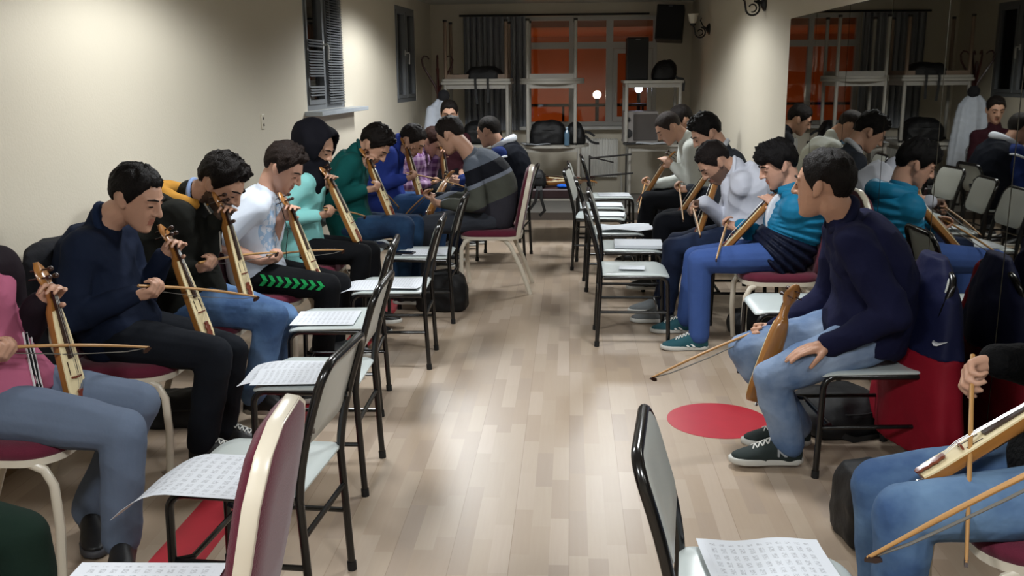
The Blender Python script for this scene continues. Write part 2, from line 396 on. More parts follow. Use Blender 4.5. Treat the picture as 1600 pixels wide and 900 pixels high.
# outside: a plastered house front lit by a sodium lamp, a railing, two lit lamps
M_FACADE = mat('plaster_facade', '#b07a58', rough=.9, var=.15, vscale=3)
e = MB(); e.box((.4, 16.2, 1.6), (9, .4, 7)); e.box((.4, 14.4, 2.22), (9, 3.2, .12)); ext = struct('exterior_wall', e, M_FACADE, smooth=False)  # second box: overhang slab added outside to darken the upper panes
for i, (x, en) in enumerate(((-.45, 28),)):
    l = bpy.data.lights.new('sodium_light', 'POINT'); l.energy = en; l.color = (1, .30, .05); l.shadow_soft_size = .08
    lo = bpy.data.objects.new('sodium_light', l); COL.objects.link(lo); lo.location = (x, 14.6, .45)
M_RAIL = mat('dark_railing_metal', '#15120f', rough=.5)
rl = empty('balcony_railing', (0, 13.0, 0), label='dark metal balcony railing outside the far window', cat='railing')
obj('rail', MB().tube([(-1.2, 0, 1.17), (2.0, 0, 1.17)], .02, 8), M_RAIL, rl); 
for x in (-1.1, -.1, .95, 1.95): obj('post', MB().tube([(x, 0, -.2), (x, 0, 1.17)], .016, 8), M_RAIL, rl)
struct('exterior_ground', MB().box((.4, 14.4, -.25), (9, 3.4, .1)), mat('dark_paving', '#2b2622', rough=.9), smooth=False)
def post_lamp(p, r, hexc, st, label, name):
    t = empty(name, (p.x, p.y, -.2), label=label, cat='lamp')
    obj('post', MB().lathe([(.05, 0), (.03, .1), (.025, p.z+.2-r*.9), (.04, p.z+.2-r*.85)], n=12), M_RAIL, t)
    obj('globe', MB().ell((0, 0, p.z+.2), (r, r, r)), emis(name+'_glow', hexc, st), t)
post_lamp(P(933, 148, Y=13.4), .055, '#fff2d8', 14, 'round warm white globe lamp glowing outside the middle window pane', 'garden_lamp')
post_lamp(P(998, 139, Y=13.2), .05, '#dfe4ff', 14, 'bluish white globe lamp glowing beneath the tall black speaker', 'garden_lamp')

# ------------------------------------------------------------------ mirror on the right wall
M_MIRROR = mat('mirror_silver', '#a6a59f', rough=.015, metal=1, var=.0)
M_SEAM = mat('mirror_edge', '#5a5650', rough=.25)
wm = empty('wall_mirror', (RWX(3.5), 3.5, 0), label='tall dark wall mirror of joined panels along the right wall', cat='mirror')
ys = [7.1-.71*i for i in range(11)]
for a, b in zip(ys, ys[1:]):
    c = V((RWX((a+b)/2), (a+b)/2, 1.03))+nr*.006
    obj('panel', MB().box(c-wm.location, (a-b-.009, .006, 1.82), Matrix((dr, nr, Zu)).transposed()), M_MIRROR, wm, smooth=False)
mb = MB(); c = V((RWX(3.55), 3.55, 1.03))+nr*.002-wm.location
mb.box(c, (7.12, .003, 1.83), Matrix((dr, nr, Zu)).transposed()); obj('backing', mb, M_SEAM, wm, smooth=False)

# wrought-iron wall sconces
M_IRON = mat('black_iron', '#0c0b0b', rough=.45, spec=.5); M_SHADE = mat('opal_glass_shade', '#d8d4c6', rough=.25, var=.03)
def sconce(y, z, label):
    t = empty('wall_sconce', (RWX(y), y, z), label=label, cat='wall lamp')
    Rx = Matrix.Rotation(-pi/2, 3, 'Y')
    obj('wall_plate', MB().lathe([(.0, 0), (.06, 0), (.06, .012), (.035, .03), (.012, .04), (.001, .042)], n=20, M=Rx), M_IRON, t)
    pts = [V((-.03, 0, 0))] + [V((-.10+.055*cos(a), 0, -.035+.055*sin(a))) for a in np.linspace(pi*.45, -pi*1.0, 14)] + [V((-.165, 0, .02)), V((-.18, 0, .035))]
    mb = MB().tube(pts, .008, 8)
    mb.tube([V((-.10+.03*cos(a), 0, -.035+.03*sin(a))) for a in np.linspace(pi*.9, -pi*.6, 12)], .006, 8)
    mb.tube([V((-.03, 0, .01)), V((-.07, 0, .03)), V((-.10, 0, .09)), V((-.09, 0, .12))], .007, 8)
    obj('arm', mb, M_IRON, t)
    c = V((-.18, 0, .03)); obj('lamp_cup', MB().lathe([(.005, 0), (.028, .008), (.034, .03), (.03, .032), (.004, .02)], c, 16), M_IRON, t)
    obj('lamp_shade', MB().lathe([(.028, .03), (.045, .06), (.05, .1), (.06, .13), (.056, .13), (.046, .1), (.04, .06), (.02, .034)], c, 18), M_SHADE, t)
sconce(8.02, 2.11, 'black iron wall sconce with scrolled arm above the mirror edge')
sconce(10.9, 2.04, 'smaller looking iron wall sconce with pale shade beside the far corner')
mb = MB(); wp = V((LWX(6.55), 6.55, 1.277))+n3*.004
t = empty('wall_outlet', wp, label='small white double socket on the bare cream left wall', cat='socket')
Mx = Matrix((d3, n3, Zu)).transposed()
obj('plate', MB().box((0, 0, 0), (.05, .008, .1), Mx), M_WALL, t, smooth=False, bevel=.003)
for q in (-1, 1): obj('socket', MB().box(n3*.005+Zu*.022*q, (.016, .004, .016), Mx), mat('socket_hole', '#4a463e'), t, smooth=False)
# small black box hung low on the right wall
# red floor markings
M_RED = mat('red_floor_vinyl', '#a82632', rough=.35, var=.12, vscale=12)
cc = [P(1042, 655, Z=0), P(1203, 660, Z=0), P(1120, 631, Z=0), P(1125, 685, Z=0)]; cx = (cc[0].x+cc[1].x)/2; cy = (cc[2].y+cc[3].y)/2
fm = obj('floor_marking', MB().lathe([(.001, 0), (.235, 0), (.235, .0015), (.001, .0015)], n=48), M_RED); fm.location = (cx, cy, .0)
tag(fm, 'round red disc stuck on the laminate floor in the aisle', 'floor marking')
pts = [(-1.412, 2.0), (-1.221, 2.0), (-1.187, 7.2), (-1.345, 7.2)]
fm = obj('floor_marking', MB().prism(pts, (0, 0, 0), (1, 0, 0), (0, 1, 0), Zu, .0015), M_RED, smooth=False)
tag(fm, 'long red stripe on the floor under the left row of white chairs', 'floor marking')
# ------------------------------------------------------------------ chairs
M_TUBE = mat('black_gloss_tube', '#0b0b0c', rough=.22, var=.05, spec=.6)
M_SEAT = mat('white_laminate_seat', '#b9c1c0', rough=.3, var=.03)
M_BACK = mat('white_laminate_back', '#aeb0aa', rough=.35, var=.03)
M_RUB = mat('black_rubber', '#0a0a0a', rough=.8)
def school_chair(label, group='white school chairs', plate=None):
    """white plywood seat and back on a black tube frame; front is +y"""
    t = empty('school_chair', label=label, cat='chair', group=group)
    w, r = .19, .0125
    for sx in (-1, 1):
        x = sx*w
        pts = [V((x, .205, 0)), V((x, .195, .37))] + arc((x, .145, .37), .05, 0, pi/2, (0, 1, 0), Zu, 6) + [V((x, -.18, .415))]
        g = obj('leg', MB().tube(pts, r), M_TUBE, t); obj('foot_cap', MB().tube([(x, .205, 0), (x, .2045, .03)], r+.003, 10), M_RUB, g)
        g = obj('leg', MB().tube([V((x, -.215, 0)), V((x, -.195, .42))], r), M_TUBE, t); obj('foot_cap', MB().tube([(x, -.215, 0), (x, -.2135, .03)], r+.003, 10), M_RUB, g)
    # back frame : inverted U, leaning back, closed over the top round the plate
    def bp(x, s):      # s 0..1 up the back
        return V((x, -.195-.095*s**1.5, .42+.39*s))
    pts = [bp(-w, s) for s in np.linspace(0, .84, 8)]
    for a in np.linspace(pi, pi/2, 7)[1:]: pts.append(bp(-w+.065+.065*cos(a), .84+.16*sin(a)))
    for a in np.linspace(pi/2, 0, 7): pts.append(bp(w-.065+.065*cos(a), .84+.16*sin(a)))
    pts += [bp(w, s) for s in np.linspace(.84, 0, 8)[1:]]
    obj('back_frame', MB().tube(pts, r+.001), M_TUBE, t)
    # curved back plate inside the U
    out = rect_round(2*w-.016, .25, .06, 5, .06); mb = MB(); rings = []
    def plate_pt(p, off):
        s = .69+p[1]/.40; b = bp(p[0], s); return b+V((0, off+.012*(p[0]/w)**2, 0))
    n = len(out)
    grid = [[plate_pt((p[0]*k, p[1]*k), o_) for p in out] for o_ , k in ((.006, .02), (.006, .5), (.006, .97), (.003, 1), (-.004, 1), (-.007, .97), (-.007, .5), (-.007, .02))]
    obj('backrest', mb.loft(grid), M_BACK, t, ang=50)
    for sx in (-1, 1): obj('bolt', MB().tube([bp(sx*(w-.03), .5)+V((0, -.010, 0)), bp(sx*(w-.03), .5)+V((0, -.002, 0))], .008, 8), M_TUBE, t)
    # seat : rounded plate, front edge rolled down
    out = rect_round(.405, .405, .06, 5, .035)
    def sp(p, z): y = p[1]; return V((p[0], y+.005, .428+z-(.018*max(0, (y-.12)/.08)**2)-.008*(1-min(1, (abs(p[0])/.2)**2))*(1 if y < .15 else .5)))
    grid = [[sp((p[0]*k, p[1]*k), z) for p in out] for z, k in ((.012, .02), (.012, .5), (.012, .8), (.012, .97), (.008, 1), (.002, 1), (-.002, .97), (-.002, .6), (-.002, .02))]
    obj('seat', MB().loft(grid), M_SEAT, t, ang=50)
    for sx in (-1, 1):
        obj('stretcher', MB().tube([V((sx*w, .199, .21)), V((sx*w, -.203, .21))], .009, 8), M_TUBE, t)
    obj('stretcher', MB().tube([V((-w, -.2, .30)), V((w, -.2, .30))], .009, 8), M_TUBE, t)
    obj('stretcher', MB().tube([V((-w, .199, .21)), V((-w+.03, .15, .21)), V((w-.03, .15, .21)), V((w, .199, .21))], .009, 8), M_TUBE, t)
    return t
M_CREAM = mat('cream_enamel', '#c8bfae', rough=.3, var=.04)
M_BURG = mat('burgundy_fabric', '#571a2c', rough=.9, var=.15, vscale=40, bump=.2, bscale=220, sheen=.2, spec=.2)
def banquet_chair(label, group='burgundy banquet chairs'):
    t = empty('banquet_chair', label=label, cat='chair', group=group)
    w = .2
    def bar(mb, pts, ww, th):     # flat oval bar in the yz plane
        rings = []; m = len(pts)
        for i in range(m):
            tg = (pts[min(i+1, m-1)]-pts[max(i-1, 0)]).normalized(); nn = V((1, 0, 0)).cross(tg)
            rings.append([pts[i]+V((1, 0, 0))*(ww*cos(2*pi*j/10))+nn*(th*sin(2*pi*j/10)) for j in range(10)])
        return mb.loft(rings)
    for sx in (-1, 1):
        x = sx*w
        pts = [V((x, .20, 0)), V((x, .215, .2)), V((x, .21, .34)), V((x, .185, .39)), V((x, .13, .415)), V((x, .05, .42))]
        obj('leg', bar(MB(), pts, .013, .016), M_CREAM, t)
        pts = [V((x, -.29, 0)), V((x, -.22, .2)), V((x, -.145, .36)), V((x, -.10, .405)), V((x, -.04, .42))]
        obj('leg', bar(MB(), pts, .013, .016), M_CREAM, t)
    obj('seat_frame', MB().loft([[V((p[0], p[1], z)) for p in rect_round(.45*k, .45*k, .12, 6)] for z, k in ((.405, .9), (.405, 1), (.428, 1), (.428, .9))]), M_CREAM, t)
    rings = []
    for z, k in ((.425, .5), (.425, .97), (.44, 1.0), (.458, .98), (.472, .9), (.478, .7), (.481, .35), (.482, .02)):
        rings.append([V((p[0], p[1]+.005, z)) for p in rect_round(.455*k, .455*k, .13*k, 6)])
    obj('seat', MB().loft(rings), M_BURG, t, ang=60)
    # back: cream outline frame, padded panel
    ol = [(-.165, 0), (-.2, .12), (-.2, .38), (-.155, .46), (-.08, .495), (.08, .495), (.155, .46), (.2, .38), (.2, .12), (.165, 0)]
    def q(p, off): return V((p[0], -.20-.20*p[1]+off*1.0, .42+p[1]))
    pts = [q(p, 0) for p in ol]; fine = []
    for a, b in zip(pts, pts[1:]): fine += [a.lerp(b, k/3) for k in range(3)]
    fine.append(pts[-1]); rings = []; m = len(fine); N_ = V((0, 1, .2)).normalized()
    for i in range(m):
        tg = (fine[min(i+1, m-1)]-fine[max(i-1, 0)]).normalized(); sd = tg.cross(N_).normalized()
        rings.append([fine[i]+sd*(.011*cx_)+N_*(.016*cy_) for cx_, cy_ in ((1, .8), (.8, 1), (-.8, 1), (-1, .8), (-1, -.8), (-.8, -1), (.8, -1), (1, -.8))])
    obj('back_frame', MB().loft(rings), M_CREAM, t, ang=35)
    inn = [(p[0]*.94, .03+p[1]*.955) for p in ol]; cy = .26
    grid = []
    for off, k in ((.045, .05), (.045, .6), (.04, .9), (.02, 1), (-.014, 1), (-.022, .92), (-.024, .5), (-.024, .05)):
        grid.append([q((p[0]*k, cy+(p[1]-cy)*k), off) for p in inn])
    obj('backrest', MB().loft(grid), M_BURG, t, ang=60)
    for sx in (-1, 1):
        g = obj('upright', bar(MB(), [V((sx*.165, -.10, .415)), V((sx*.165, -.17, .42)), V((sx*.167, -.205, .45))], .012, .012), M_CREAM, t)
    return t
SC = {}
def place(kind, x, y, rz, label, group):
    if kind not in SC:
        SC[kind] = (school_chair if kind == 's' else banquet_chair)(label); c = SC[kind]
    else: c = copy_tree(SC[kind])
    c.location = (x, y, 0); c.rotation_euler = (0, 0, radians(rz)); c['label'] = label; c['group'] = group
    return c
G1, G2, G3, G4 = 'white chairs of the left music row', 'white chairs of the right music row', 'burgundy banquet chairs', 'white chairs the players sit on'
LCH = [  # x, y, rz
 (-.935, 2.66, 86, 'white black-framed chair with one drooping music sheet, beside the near burgundy chair'),
 (-1.0, 3.58, 91, 'white black-framed chair with creased music sheets, second from the front of the left row'),
 (-1.12, 4.44, 95, 'white black-framed chair with music sheet, in front of the boy in green-chevron trousers'),
 (-.99, 5.2, 92, 'white black-framed chair with an open booklet, fourth in the left row'),
 (-.97, 6.2, 90, 'white black-framed chair carrying a small dark phone and music sheets')]
left_chairs = [place('s', *c, G1) for c in LCH]
RCH = [(.445, 1.98, -97, 'white black-framed chair nearest the camera on the right with two large sheets'),
 (.375, 5.69, -90, 'white black-framed chair with a small folded paper, opposite the boy in teal jacket'),
 (.41, 6.47, -91, 'white black-framed chair with a stack of white sheets, second of the right row'),
 (.33, 7.16, -88, 'white black-framed chair with crumpled sheets, third of the right row'),
 (.25, 7.92, -96, 'white black-framed chair turned a little to the aisle, fourth of the right row'),
 (.27, 8.52, -90, 'white black-framed chair fifth of the right row, half hidden behind the others'),
 (.39, 9.25, -88, 'white black-framed chair farthest back in the right row, by the far tables')]
right_chairs = [place('s', *c, G2) for c in RCH]
bn = place('b', -.875, 1.79, 94, 'burgundy banquet chair with cream frame at bottom left, sheet on its seat', G3)

# ------------------------------------------------------------------ sheets of music
def sheet_mat(name, rows=13, cols=10):
    m, nt, b = new_mat(name); N, L = nt.nodes, nt.links
    tc = N.new('ShaderNodeTexCoord'); sp = N.new('ShaderNodeSeparateXYZ'); L.new(tc.outputs['UV'], sp.inputs[0])
    u, v = sp.outputs['X'], sp.outputs['Y']
    fv = mth(nt, 'FRACT', mth(nt, 'MULTIPLY', v, rows)); fu = mth(nt, 'FRACT', mth(nt, 'MULTIPLY', u, cols))
    row = mth(nt, 'MULTIPLY', mth(nt, 'GREATER_THAN', fv, .25), mth(nt, 'LESS_THAN', fv, .8))
    col = mth(nt, 'MULTIPLY', mth(nt, 'GREATER_THAN', fu, .18), mth(nt, 'LESS_THAN', fu, .88))
    nz = N.new('ShaderNodeTexNoise'); nz.inputs['Scale'].default_value = 1; nz.inputs['Detail'].default_value = 1
    cb = N.new('ShaderNodeCombineXYZ'); L.new(mth(nt, 'MULTIPLY', u, 150), cb.inputs[0]); L.new(mth(nt, 'MULTIPLY', v, rows*4), cb.inputs[1]); L.new(cb.outputs[0], nz.inputs['Vector'])
    ink = mth(nt, 'GREATER_THAN', nz.outputs['Fac'], .5)
    mg = mth(nt, 'MULTIPLY', mth(nt, 'MULTIPLY', mth(nt, 'GREATER_THAN', u, .06), mth(nt, 'LESS_THAN', u, .94)), mth(nt, 'MULTIPLY', mth(nt, 'GREATER_THAN', v, .06), mth(nt, 'LESS_THAN', v, .92)))
    f = mth(nt, 'MULTIPLY', mth(nt, 'MULTIPLY', row, col), mth(nt, 'MULTIPLY', ink, mg))
    L.new(mixc(nt, mth(nt, 'MULTIPLY', f, .45), lin('#d3d7de'), lin('#63646c')), b.inputs['Base Color'])
    b.inputs['Roughness'].default_value = .7; b.inputs['Specular IOR Level'].default_value = .2
    return m
M_SHEET = sheet_mat('music_print'); M_PAPER = mat('plain_paper', '#cdd2d9', rough=.7, var=.02)
def sheet(x, y, z, rz, label, w=.21, h=.297, fn=None, m=None, group='music sheets on chairs', thick=.0012, name='music_sheet'):
    nx, ny = 10, 12; mb = MB(); uv = []
    def pt(i, j, dz):
        a, b = (i/nx-.5)*w, (j/ny-.5)*h; return V((a, b, (fn(a, b) if fn else 0)+dz))
    top = [[pt(i, j, thick) for i in range(nx+1)] for j in range(ny+1)]; bot = [[pt(i, j, 0) for i in range(nx+1)] for j in range(ny+1)]
    vs = [p for r_ in top for p in r_]+[p for r_ in bot for p in r_]; K = (nx+1)*(ny+1); W_ = nx+1; fs = []
    for j in range(ny):
        for i in range(nx):
            a = j*W_+i; fs += [(a, a+1, a+1+W_, a+W_), (K+a+W_, K+a+1+W_, K+a+1, K+a)]
    for i in range(nx): a = i; c = ny*W_+i; fs += [(a+1, a, K+a, K+a+1), (c, c+1, K+c+1, K+c)]
    for j in range(ny): a = j*W_; c = a+nx; fs += [(a, a+W_, K+a+W_, K+a), (c+W_, c, K+c, K+c+W_)]
    mb.add(vs, fs); me = mb.mesh(name); ul = me.uv_layers.new()
    for lp in me.loops:
        k = lp.vertex_index % K; ul.data[lp.index].uv = ((k % W_)/nx, (k//W_)/ny)
    o = link(name, me, m or M_SHEET, None, ang=30); o.location = (x, y, z); o.rotation_euler = (0, 0, radians(rz))
    return tag(o, label, 'sheet of paper', group)
ZS = .4415
def droop(e0, k, axis=1, sgn=1):
    def f(a, b):
        t = sgn*(b if axis else a)-e0; return -k*max(0, t)**2*8 + .004*sin(a*22)+.004
    return f
sheet(-1.07, 2.56, ZS+.002, 84, 'printed music sheet drooping over the front edge of the nearest left white chair', w=.30, h=.42, fn=droop(.03, .35))
sheet(-1.10, 3.56, ZS, 91, 'printed music sheet lying on the second white chair of the left row', w=.27, h=.34, fn=droop(.06, .2))
sheet(-1.06, 3.47, ZS+.006, 96, 'creased music sheet under-lapping on the second left chair near its front corner', w=.2, h=.29, fn=lambda a, b: .006*abs(sin(a*16)))
sheet(-1.17, 4.42, ZS, 94, 'printed music sheet on the white chair by the green-chevron trousers', w=.27, h=.3)
sheet(-1.14, 5.14, ZS, 92, 'music sheet hanging at the front edge of the fourth left chair', w=.25, h=.21, fn=droop(.03, .35))
sheet(-.92, 5.16, ZS, 88, 'open white booklet on the back half of the fourth left chair', w=.26, h=.2, fn=lambda a, b: .012*abs(sin(a*12+.4)))
sheet(-1.0, 6.17, ZS, 90, 'music sheet beside the phone on the fifth left chair', w=.24, h=.18)
sheet(-.86, 6.18, ZS, 90, 'white sheet at the back of the fifth left chair behind the phone', w=.24, h=.12)
sheet(-.95, 1.84, .4835, 92, 'white sheet lying on the near burgundy chair seat at the bottom edge', w=.27, h=.34)
sheet(.475, 2.05, ZS+.002, -86, 'large printed music sheet on the nearest right white chair, edge curling', w=.33, h=.30, fn=lambda a, b: .004+.35*max(0, abs(a)-.09)**2*2+.004*sin(b*30))
sheet(.48, 1.84, ZS+.008, -95, 'second sheet overlapping at the near side of the nearest right chair', w=.21, h=.297, fn=lambda a, b: .004)
def ream(x, y, rz, label, n=3, w=.21, h=.297):
    return sheet(x, y, ZS, rz, label, w=w, h=h, thick=.004*n, m=M_PAPER, name='paper_stack')
sheet(.37, 5.66, ZS, -95, 'small folded white paper in the middle of the first right-row chair', w=.12, h=.15, m=M_PAPER, fn=lambda a, b: .004+.004*sin(a*50))
ream(.46, 6.45, -92, 'thick stack of white sheets on the second right-row chair', 5, .26, .32)
sheet(.42, 7.14, ZS, -86, 'crumpled white sheets on the third right-row chair', w=.28, h=.38, m=M_PAPER, fn=lambda a, b: .018*abs(sin(a*18+b*9))+.004)
sheet(.3, 7.93, ZS, -95, 'white sheet on the fourth right-row chair', w=.24, h=.3, m=M_PAPER)
sheet(.32, 8.53, ZS, -90, 'white sheet on the fifth right-row chair', w=.24, h=.28, m=M_PAPER)
sheet(.42, 9.25, ZS, -88, 'white sheet on the farthest right-row chair', w=.28, h=.3, m=M_PAPER)
ph = MB().loft([[V((p[0], p[1], z)) for p in rect_round(.072*k, .14*k, .01, 3)] for z, k in ((0, .96), (.003, 1), (.007, 1), (.009, .96))])
ph = obj('mobile_phone', ph, mat('phone_shell', '#1c1418', rough=.3), smooth=False); ph.location = (-1.08, 6.12, ZS+.001); ph.rotation_euler = (0, 0, radians(80))
obj('screen', MB().box((0, 0, .0093), (.062, .115, .0008)), mat('phone_screen', '#07070a', rough=.1), ph, smooth=False)
tag(ph, 'small dark phone lying on the fifth left white chair', 'phone')

# ------------------------------------------------------------------ far end: tables, speakers, bags, bench
M_TTOP = mat('grey_table_top', '#a19e96', rough=.5, var=.05); M_TEDGE = mat('table_edge', '#a49f92', rough=.5); M_TLEG = mat('grey_table_leg', '#98958e', rough=.4, var=.04)
M_TCAP = mat('table_leg_cap', '#141110', rough=.6)
def table(w, d, h, round_=False, legcol=None, label='', group='stacked grey tables'):
    t = empty('folding_table', label=label, cat='table', group=group)
    ol = [(w/2*cos(2*pi*i/32), d/2*sin(2*pi*i/32)) for i in range(32)] if round_ else rect_round(w, d, .03, 3)
    obj('tabletop', MB().loft([[V((p[0], p[1], z)) for p in [(q[0]*k, q[1]*k) for q in ol]] for z, k in ((h-.032, .96), (h-.03, 1), (h-.004, 1), (h, .985))]), M_TTOP, t, ang=30)
    k = .36 if round_ else .44; g = M_TLEG if legcol is None else legcol
    ap = MB()
    for sy in (-1, 1): ap.box((0, sy*d*k, h-.055), (w*k*2, .02, .05))
    for sx in (-1, 1): ap.box((sx*w*k, 0, h-.055), (.02, d*k*2, .05))
    obj('apron', ap, g, t, smooth=False)
    for sx in (-1, 1):
        for sy in (-1, 1):
            l = obj('leg', MB().tube([(sx*w*k, sy*d*k, .02), (sx*w*k, sy*d*k, h-.03)], .02, 12), g, t)
            obj('foot_cap', MB().lathe([(.001, 0), (.023, 0), (.023, .025), (.019, .026)], (sx*w*k, sy*d*k, 0), 12), M_TCAP, l)
    return t
M_BLEG = mat('brown_table_leg', '#7a6656', rough=.5)
def put(t, x, y, z=0, flip=False, h=.7, rz=0):
    t.location = (x, y, z+(h if flip else 0)); t.rotation_euler = (pi if flip else 0, 0, radians(rz)); return t
TH, TY = .71, 11.35
zt1 = ZP
xa0, xa1 = P(691, 125, Y=TY-.3).x, P(796, 125, Y=TY-.3).x
put(table(.78, .62, TH, False, None, 'grey table at the lower left back, half hidden by seated men'), (xa0+xa1)/2, TY, zt1)
put(table(.80, .62, TH, False, None, 'middle table of the left stack, black bags on it'), (xa0+xa1)/2, TY, zt1+TH)
put(table(.78, .60, .68, False, M_BLEG, 'upturned table with dark brown legs on top of the left stack'), (xa0+xa1)/2, TY+.0, zt1+2*TH, True, .68)
xb0, xb1 = P(812, 128, Y=TY-.3).x, P(912, 128, Y=TY-.3).x
put(table(.86, .72, TH, True, None, 'round-ended grey table with black bags, below the middle window'), (xb0+xb1)/2-.0, TY-.1, zt1)
put(table(.74, .7, TH, True, None, 'middle table of the central stack, bare round top'), (xb0+xb1)/2, TY-.1, zt1+TH)
put(table(.74, .66, .68, True, None, 'upturned round table topping the central stack before the window'), (xb0+xb1)/2, TY-.1, zt1+2*TH, True, .68)
xc0, xc1 = P(978, 125, Y=TY-.3).x, P(1066, 125, Y=TY-.3).x
put(table(.80, .62, TH, False, None, 'lower grey table at the right back with papers on it'), (xc0+xc1)/2+.1, TY, zt1)
put(table(.68, .6, TH, False, None, 'upper table of the right stack carrying the tall speaker'), (xc0+xc1)/2, TY, zt1+TH)
Z1, Z2 = zt1+TH, zt1+2*TH; FY = TY-.31
M_BLK = mat('black_speaker_cloth', '#0a0a0d', rough=.75, bump=.2, bscale=200); M_BLK2 = mat('black_speaker_box', '#0d0d10', rough=.5)
def speaker(w, d, h, label):
    t = empty('loudspeaker', label=label, cat='speaker')
    obj('cabinet', MB().box((0, 0, h/2), (w, d, h)), M_BLK2, t, smooth=False, bevel=.012)
    obj('grille', MB().box((0, -d/2-.004, h/2), (w*.9, .012, h*.94)), M_BLK, t, smooth=False, bevel=.004)
    obj('badge', MB().box((0, -d/2-.011, h*.95), (.05, .002, .012)), mat('speaker_badge', '#5a5a60', rough=.3), t, smooth=False)
    return t
sx0, sx1 = P(979, 120, Y=FY+.05).x, P(1013, 120, Y=FY+.05).x
sp_ = speaker(sx1-sx0, .26, .47, 'tall black loudspeaker standing on the upper right table'); sp_.location = ((sx0+sx1)/2, FY+.2, Z2)
ux0, ux1 = P(1026, 30, Y=11.6).x, P(1069, 30, Y=11.6).x
sp_ = speaker(ux1-ux0, .3, .40, 'black loudspeaker mounted high in the far right corner'); sp_.location = ((ux0+ux1)/2, 11.75, P(1045, 64, Y=11.6).z); sp_.rotation_euler = (radians(-6), radians(3), radians(-8))
obj('bracket', MB().box((.0, .2, .3), (.05, .18, .1)).box((0, .36, .3), (.14, .16, .14)), M_BLK2, sp_, smooth=False)
M_BAG = mat('black_nylon', '#08080a', rough=.6, bump=.4, bscale=18, spec=.35)
M_STRAP = mat('black_webbing', '#0a0a0b', rough=.7)
def bag(label, w, d, h, loc, rz=0, straps=(), tilt=0, soft=.5, m=None, name='black_bag', cat='bag'):
    t = empty(name, loc, radians(rz), label, cat)
    mb = MB(); n = 5
    rings = []
    for z, k in ((0, .8), (.04*h, .97), (.25*h, 1.0), (.55*h, .98), (.8*h, .9-.2*soft), (.95*h, .75-.4*soft), (h, .3)):
        rings.append([V((p[0]+tilt*z, p[1], z+.02*h*sin(p[0]*31)*(z/h))) for p in rect_round(w*k, d*k, min(w, d)*.3*k, 4)])
    mb.loft(rings); b = organic('body', mb, m or M_BAG, t, .012, 2, .006, 12, w*10)
    b['label'] = 'soft black fabric body'
    obj('zip', MB().tube([V((w*.46*cos(a)*1.02+tilt*.6*h, d*.5*sin(a)*1.0, .62*h)) for a in np.linspace(-pi*.85, -pi*.15, 10)], .004, 6), M_STRAP, t)
    for s_ in straps:
        pts = [V(p) for p in s_]; rr = []
        for i, p in enumerate(pts):
            tg = (pts[min(i+1, len(pts)-1)]-pts[max(i-1, 0)]).normalized(); sd = tg.cross(V((0, 1, .15))).normalized(); nn = sd.cross(tg)
            rr.append([p+sd*.014+nn*.002, p-sd*.014+nn*.002, p-sd*.014-nn*.002, p+sd*.014-nn*.002])
        obj('strap', MB().loft(rr), M_STRAP, t)
    return t
def bx(px, Y): return P(px, 200, Y=Y).x
bag('flat black bag lying on the left stack with two straps hanging down', .42, .3, .17, (bx(758, FY+.15), FY+.17, Z2), 0,
    [[(-.09, -.17, .05), (-.09, -.185, .0), (-.085, -.185, -.1), (-.07, -.185, -.25)], [(.05, -.17, .05), (.05, -.185, 0), (.055, -.185, -.12), (.05, -.185, -.23)]], soft=.3)
bag('small crumpled black pouch at the left end of the upper left table', .17, .2, .085, (bx(712, FY+.15), FY+.2, Z2), 10)
bag('large black bag lying on the lower left table behind the vest wearer', .46, .36, .27, (bx(752, FY+.2), FY+.29, Z1), 0)
bag('large upright black bag on the central table under the window', .42, .3, .27, (bx(856, FY-.1), FY+.12, Z1), 0, soft=.2)
bag('smaller black bag with strap leaning at the right of the central table', .2, .26, .25, (bx(902, FY-.1), FY+.12, Z1), 0, [[(.09, -.05, .1), (.16, -.07, .03), (.21, -.08, .012), (.25, -.1, .012)], [(.09, .0, .14), (.14, -.02, .13), (.2, -.03, .09)]], tilt=-.12)
bag('lumpy black backpack beside the tall speaker on the right stack', .27, .3, .22, (bx(1035, FY+.1), FY+.2, Z2), 0, [[(.1, -.1, .06), (.15, -.14, .02), (.21, -.155, .01), (.22, -.165, -.02), (.215, -.165, -.12)]], tilt=.15)
# bottle
t = empty('water_bottle', (bx(886, FY), FY-.12, Z1), label='small clear blue water bottle on the central table between black bags', cat='bottle')
obj('body', MB().lathe([(.001, 0), (.03, .002), (.032, .02), (.03, .07), (.032, .12), (.026, .15), (.012, .18), (.012, .195)], n=18), mat('blue_bottle', '#4d6a80', rough=.15, spec=.6), t)
obj('cap', MB().lathe([(.014, .19), (.014, .208), (.001, .209)], n=14), mat('bottle_cap', '#9fb4c4'), t)
sheet(bx(838, FY), FY-.04, Z1+.001, 10, 'white papers at the left edge of the central table', w=.3, h=.2, m=M_PAPER, group='papers on the far tables', fn=lambda a, b: .006+.01*abs(sin(a*12)))
sheet(bx(1020, FY), FY+.02, Z1+.001, -6, 'pale papers spread on the lower right table', w=.36, h=.26, m=M_PAPER, group='papers on the far tables', fn=lambda a, b: .006+.012*abs(sin(a*9)))
t = empty('black_folder', (bx(988, FY), FY+.02, Z1), 0, 'thin black folder at the left edge of the lower right table', 'folder')
obj('cover', MB().box((0, 0, .008), (.2, .16, .016)), M_BLK2, t, smooth=False, bevel=.004)
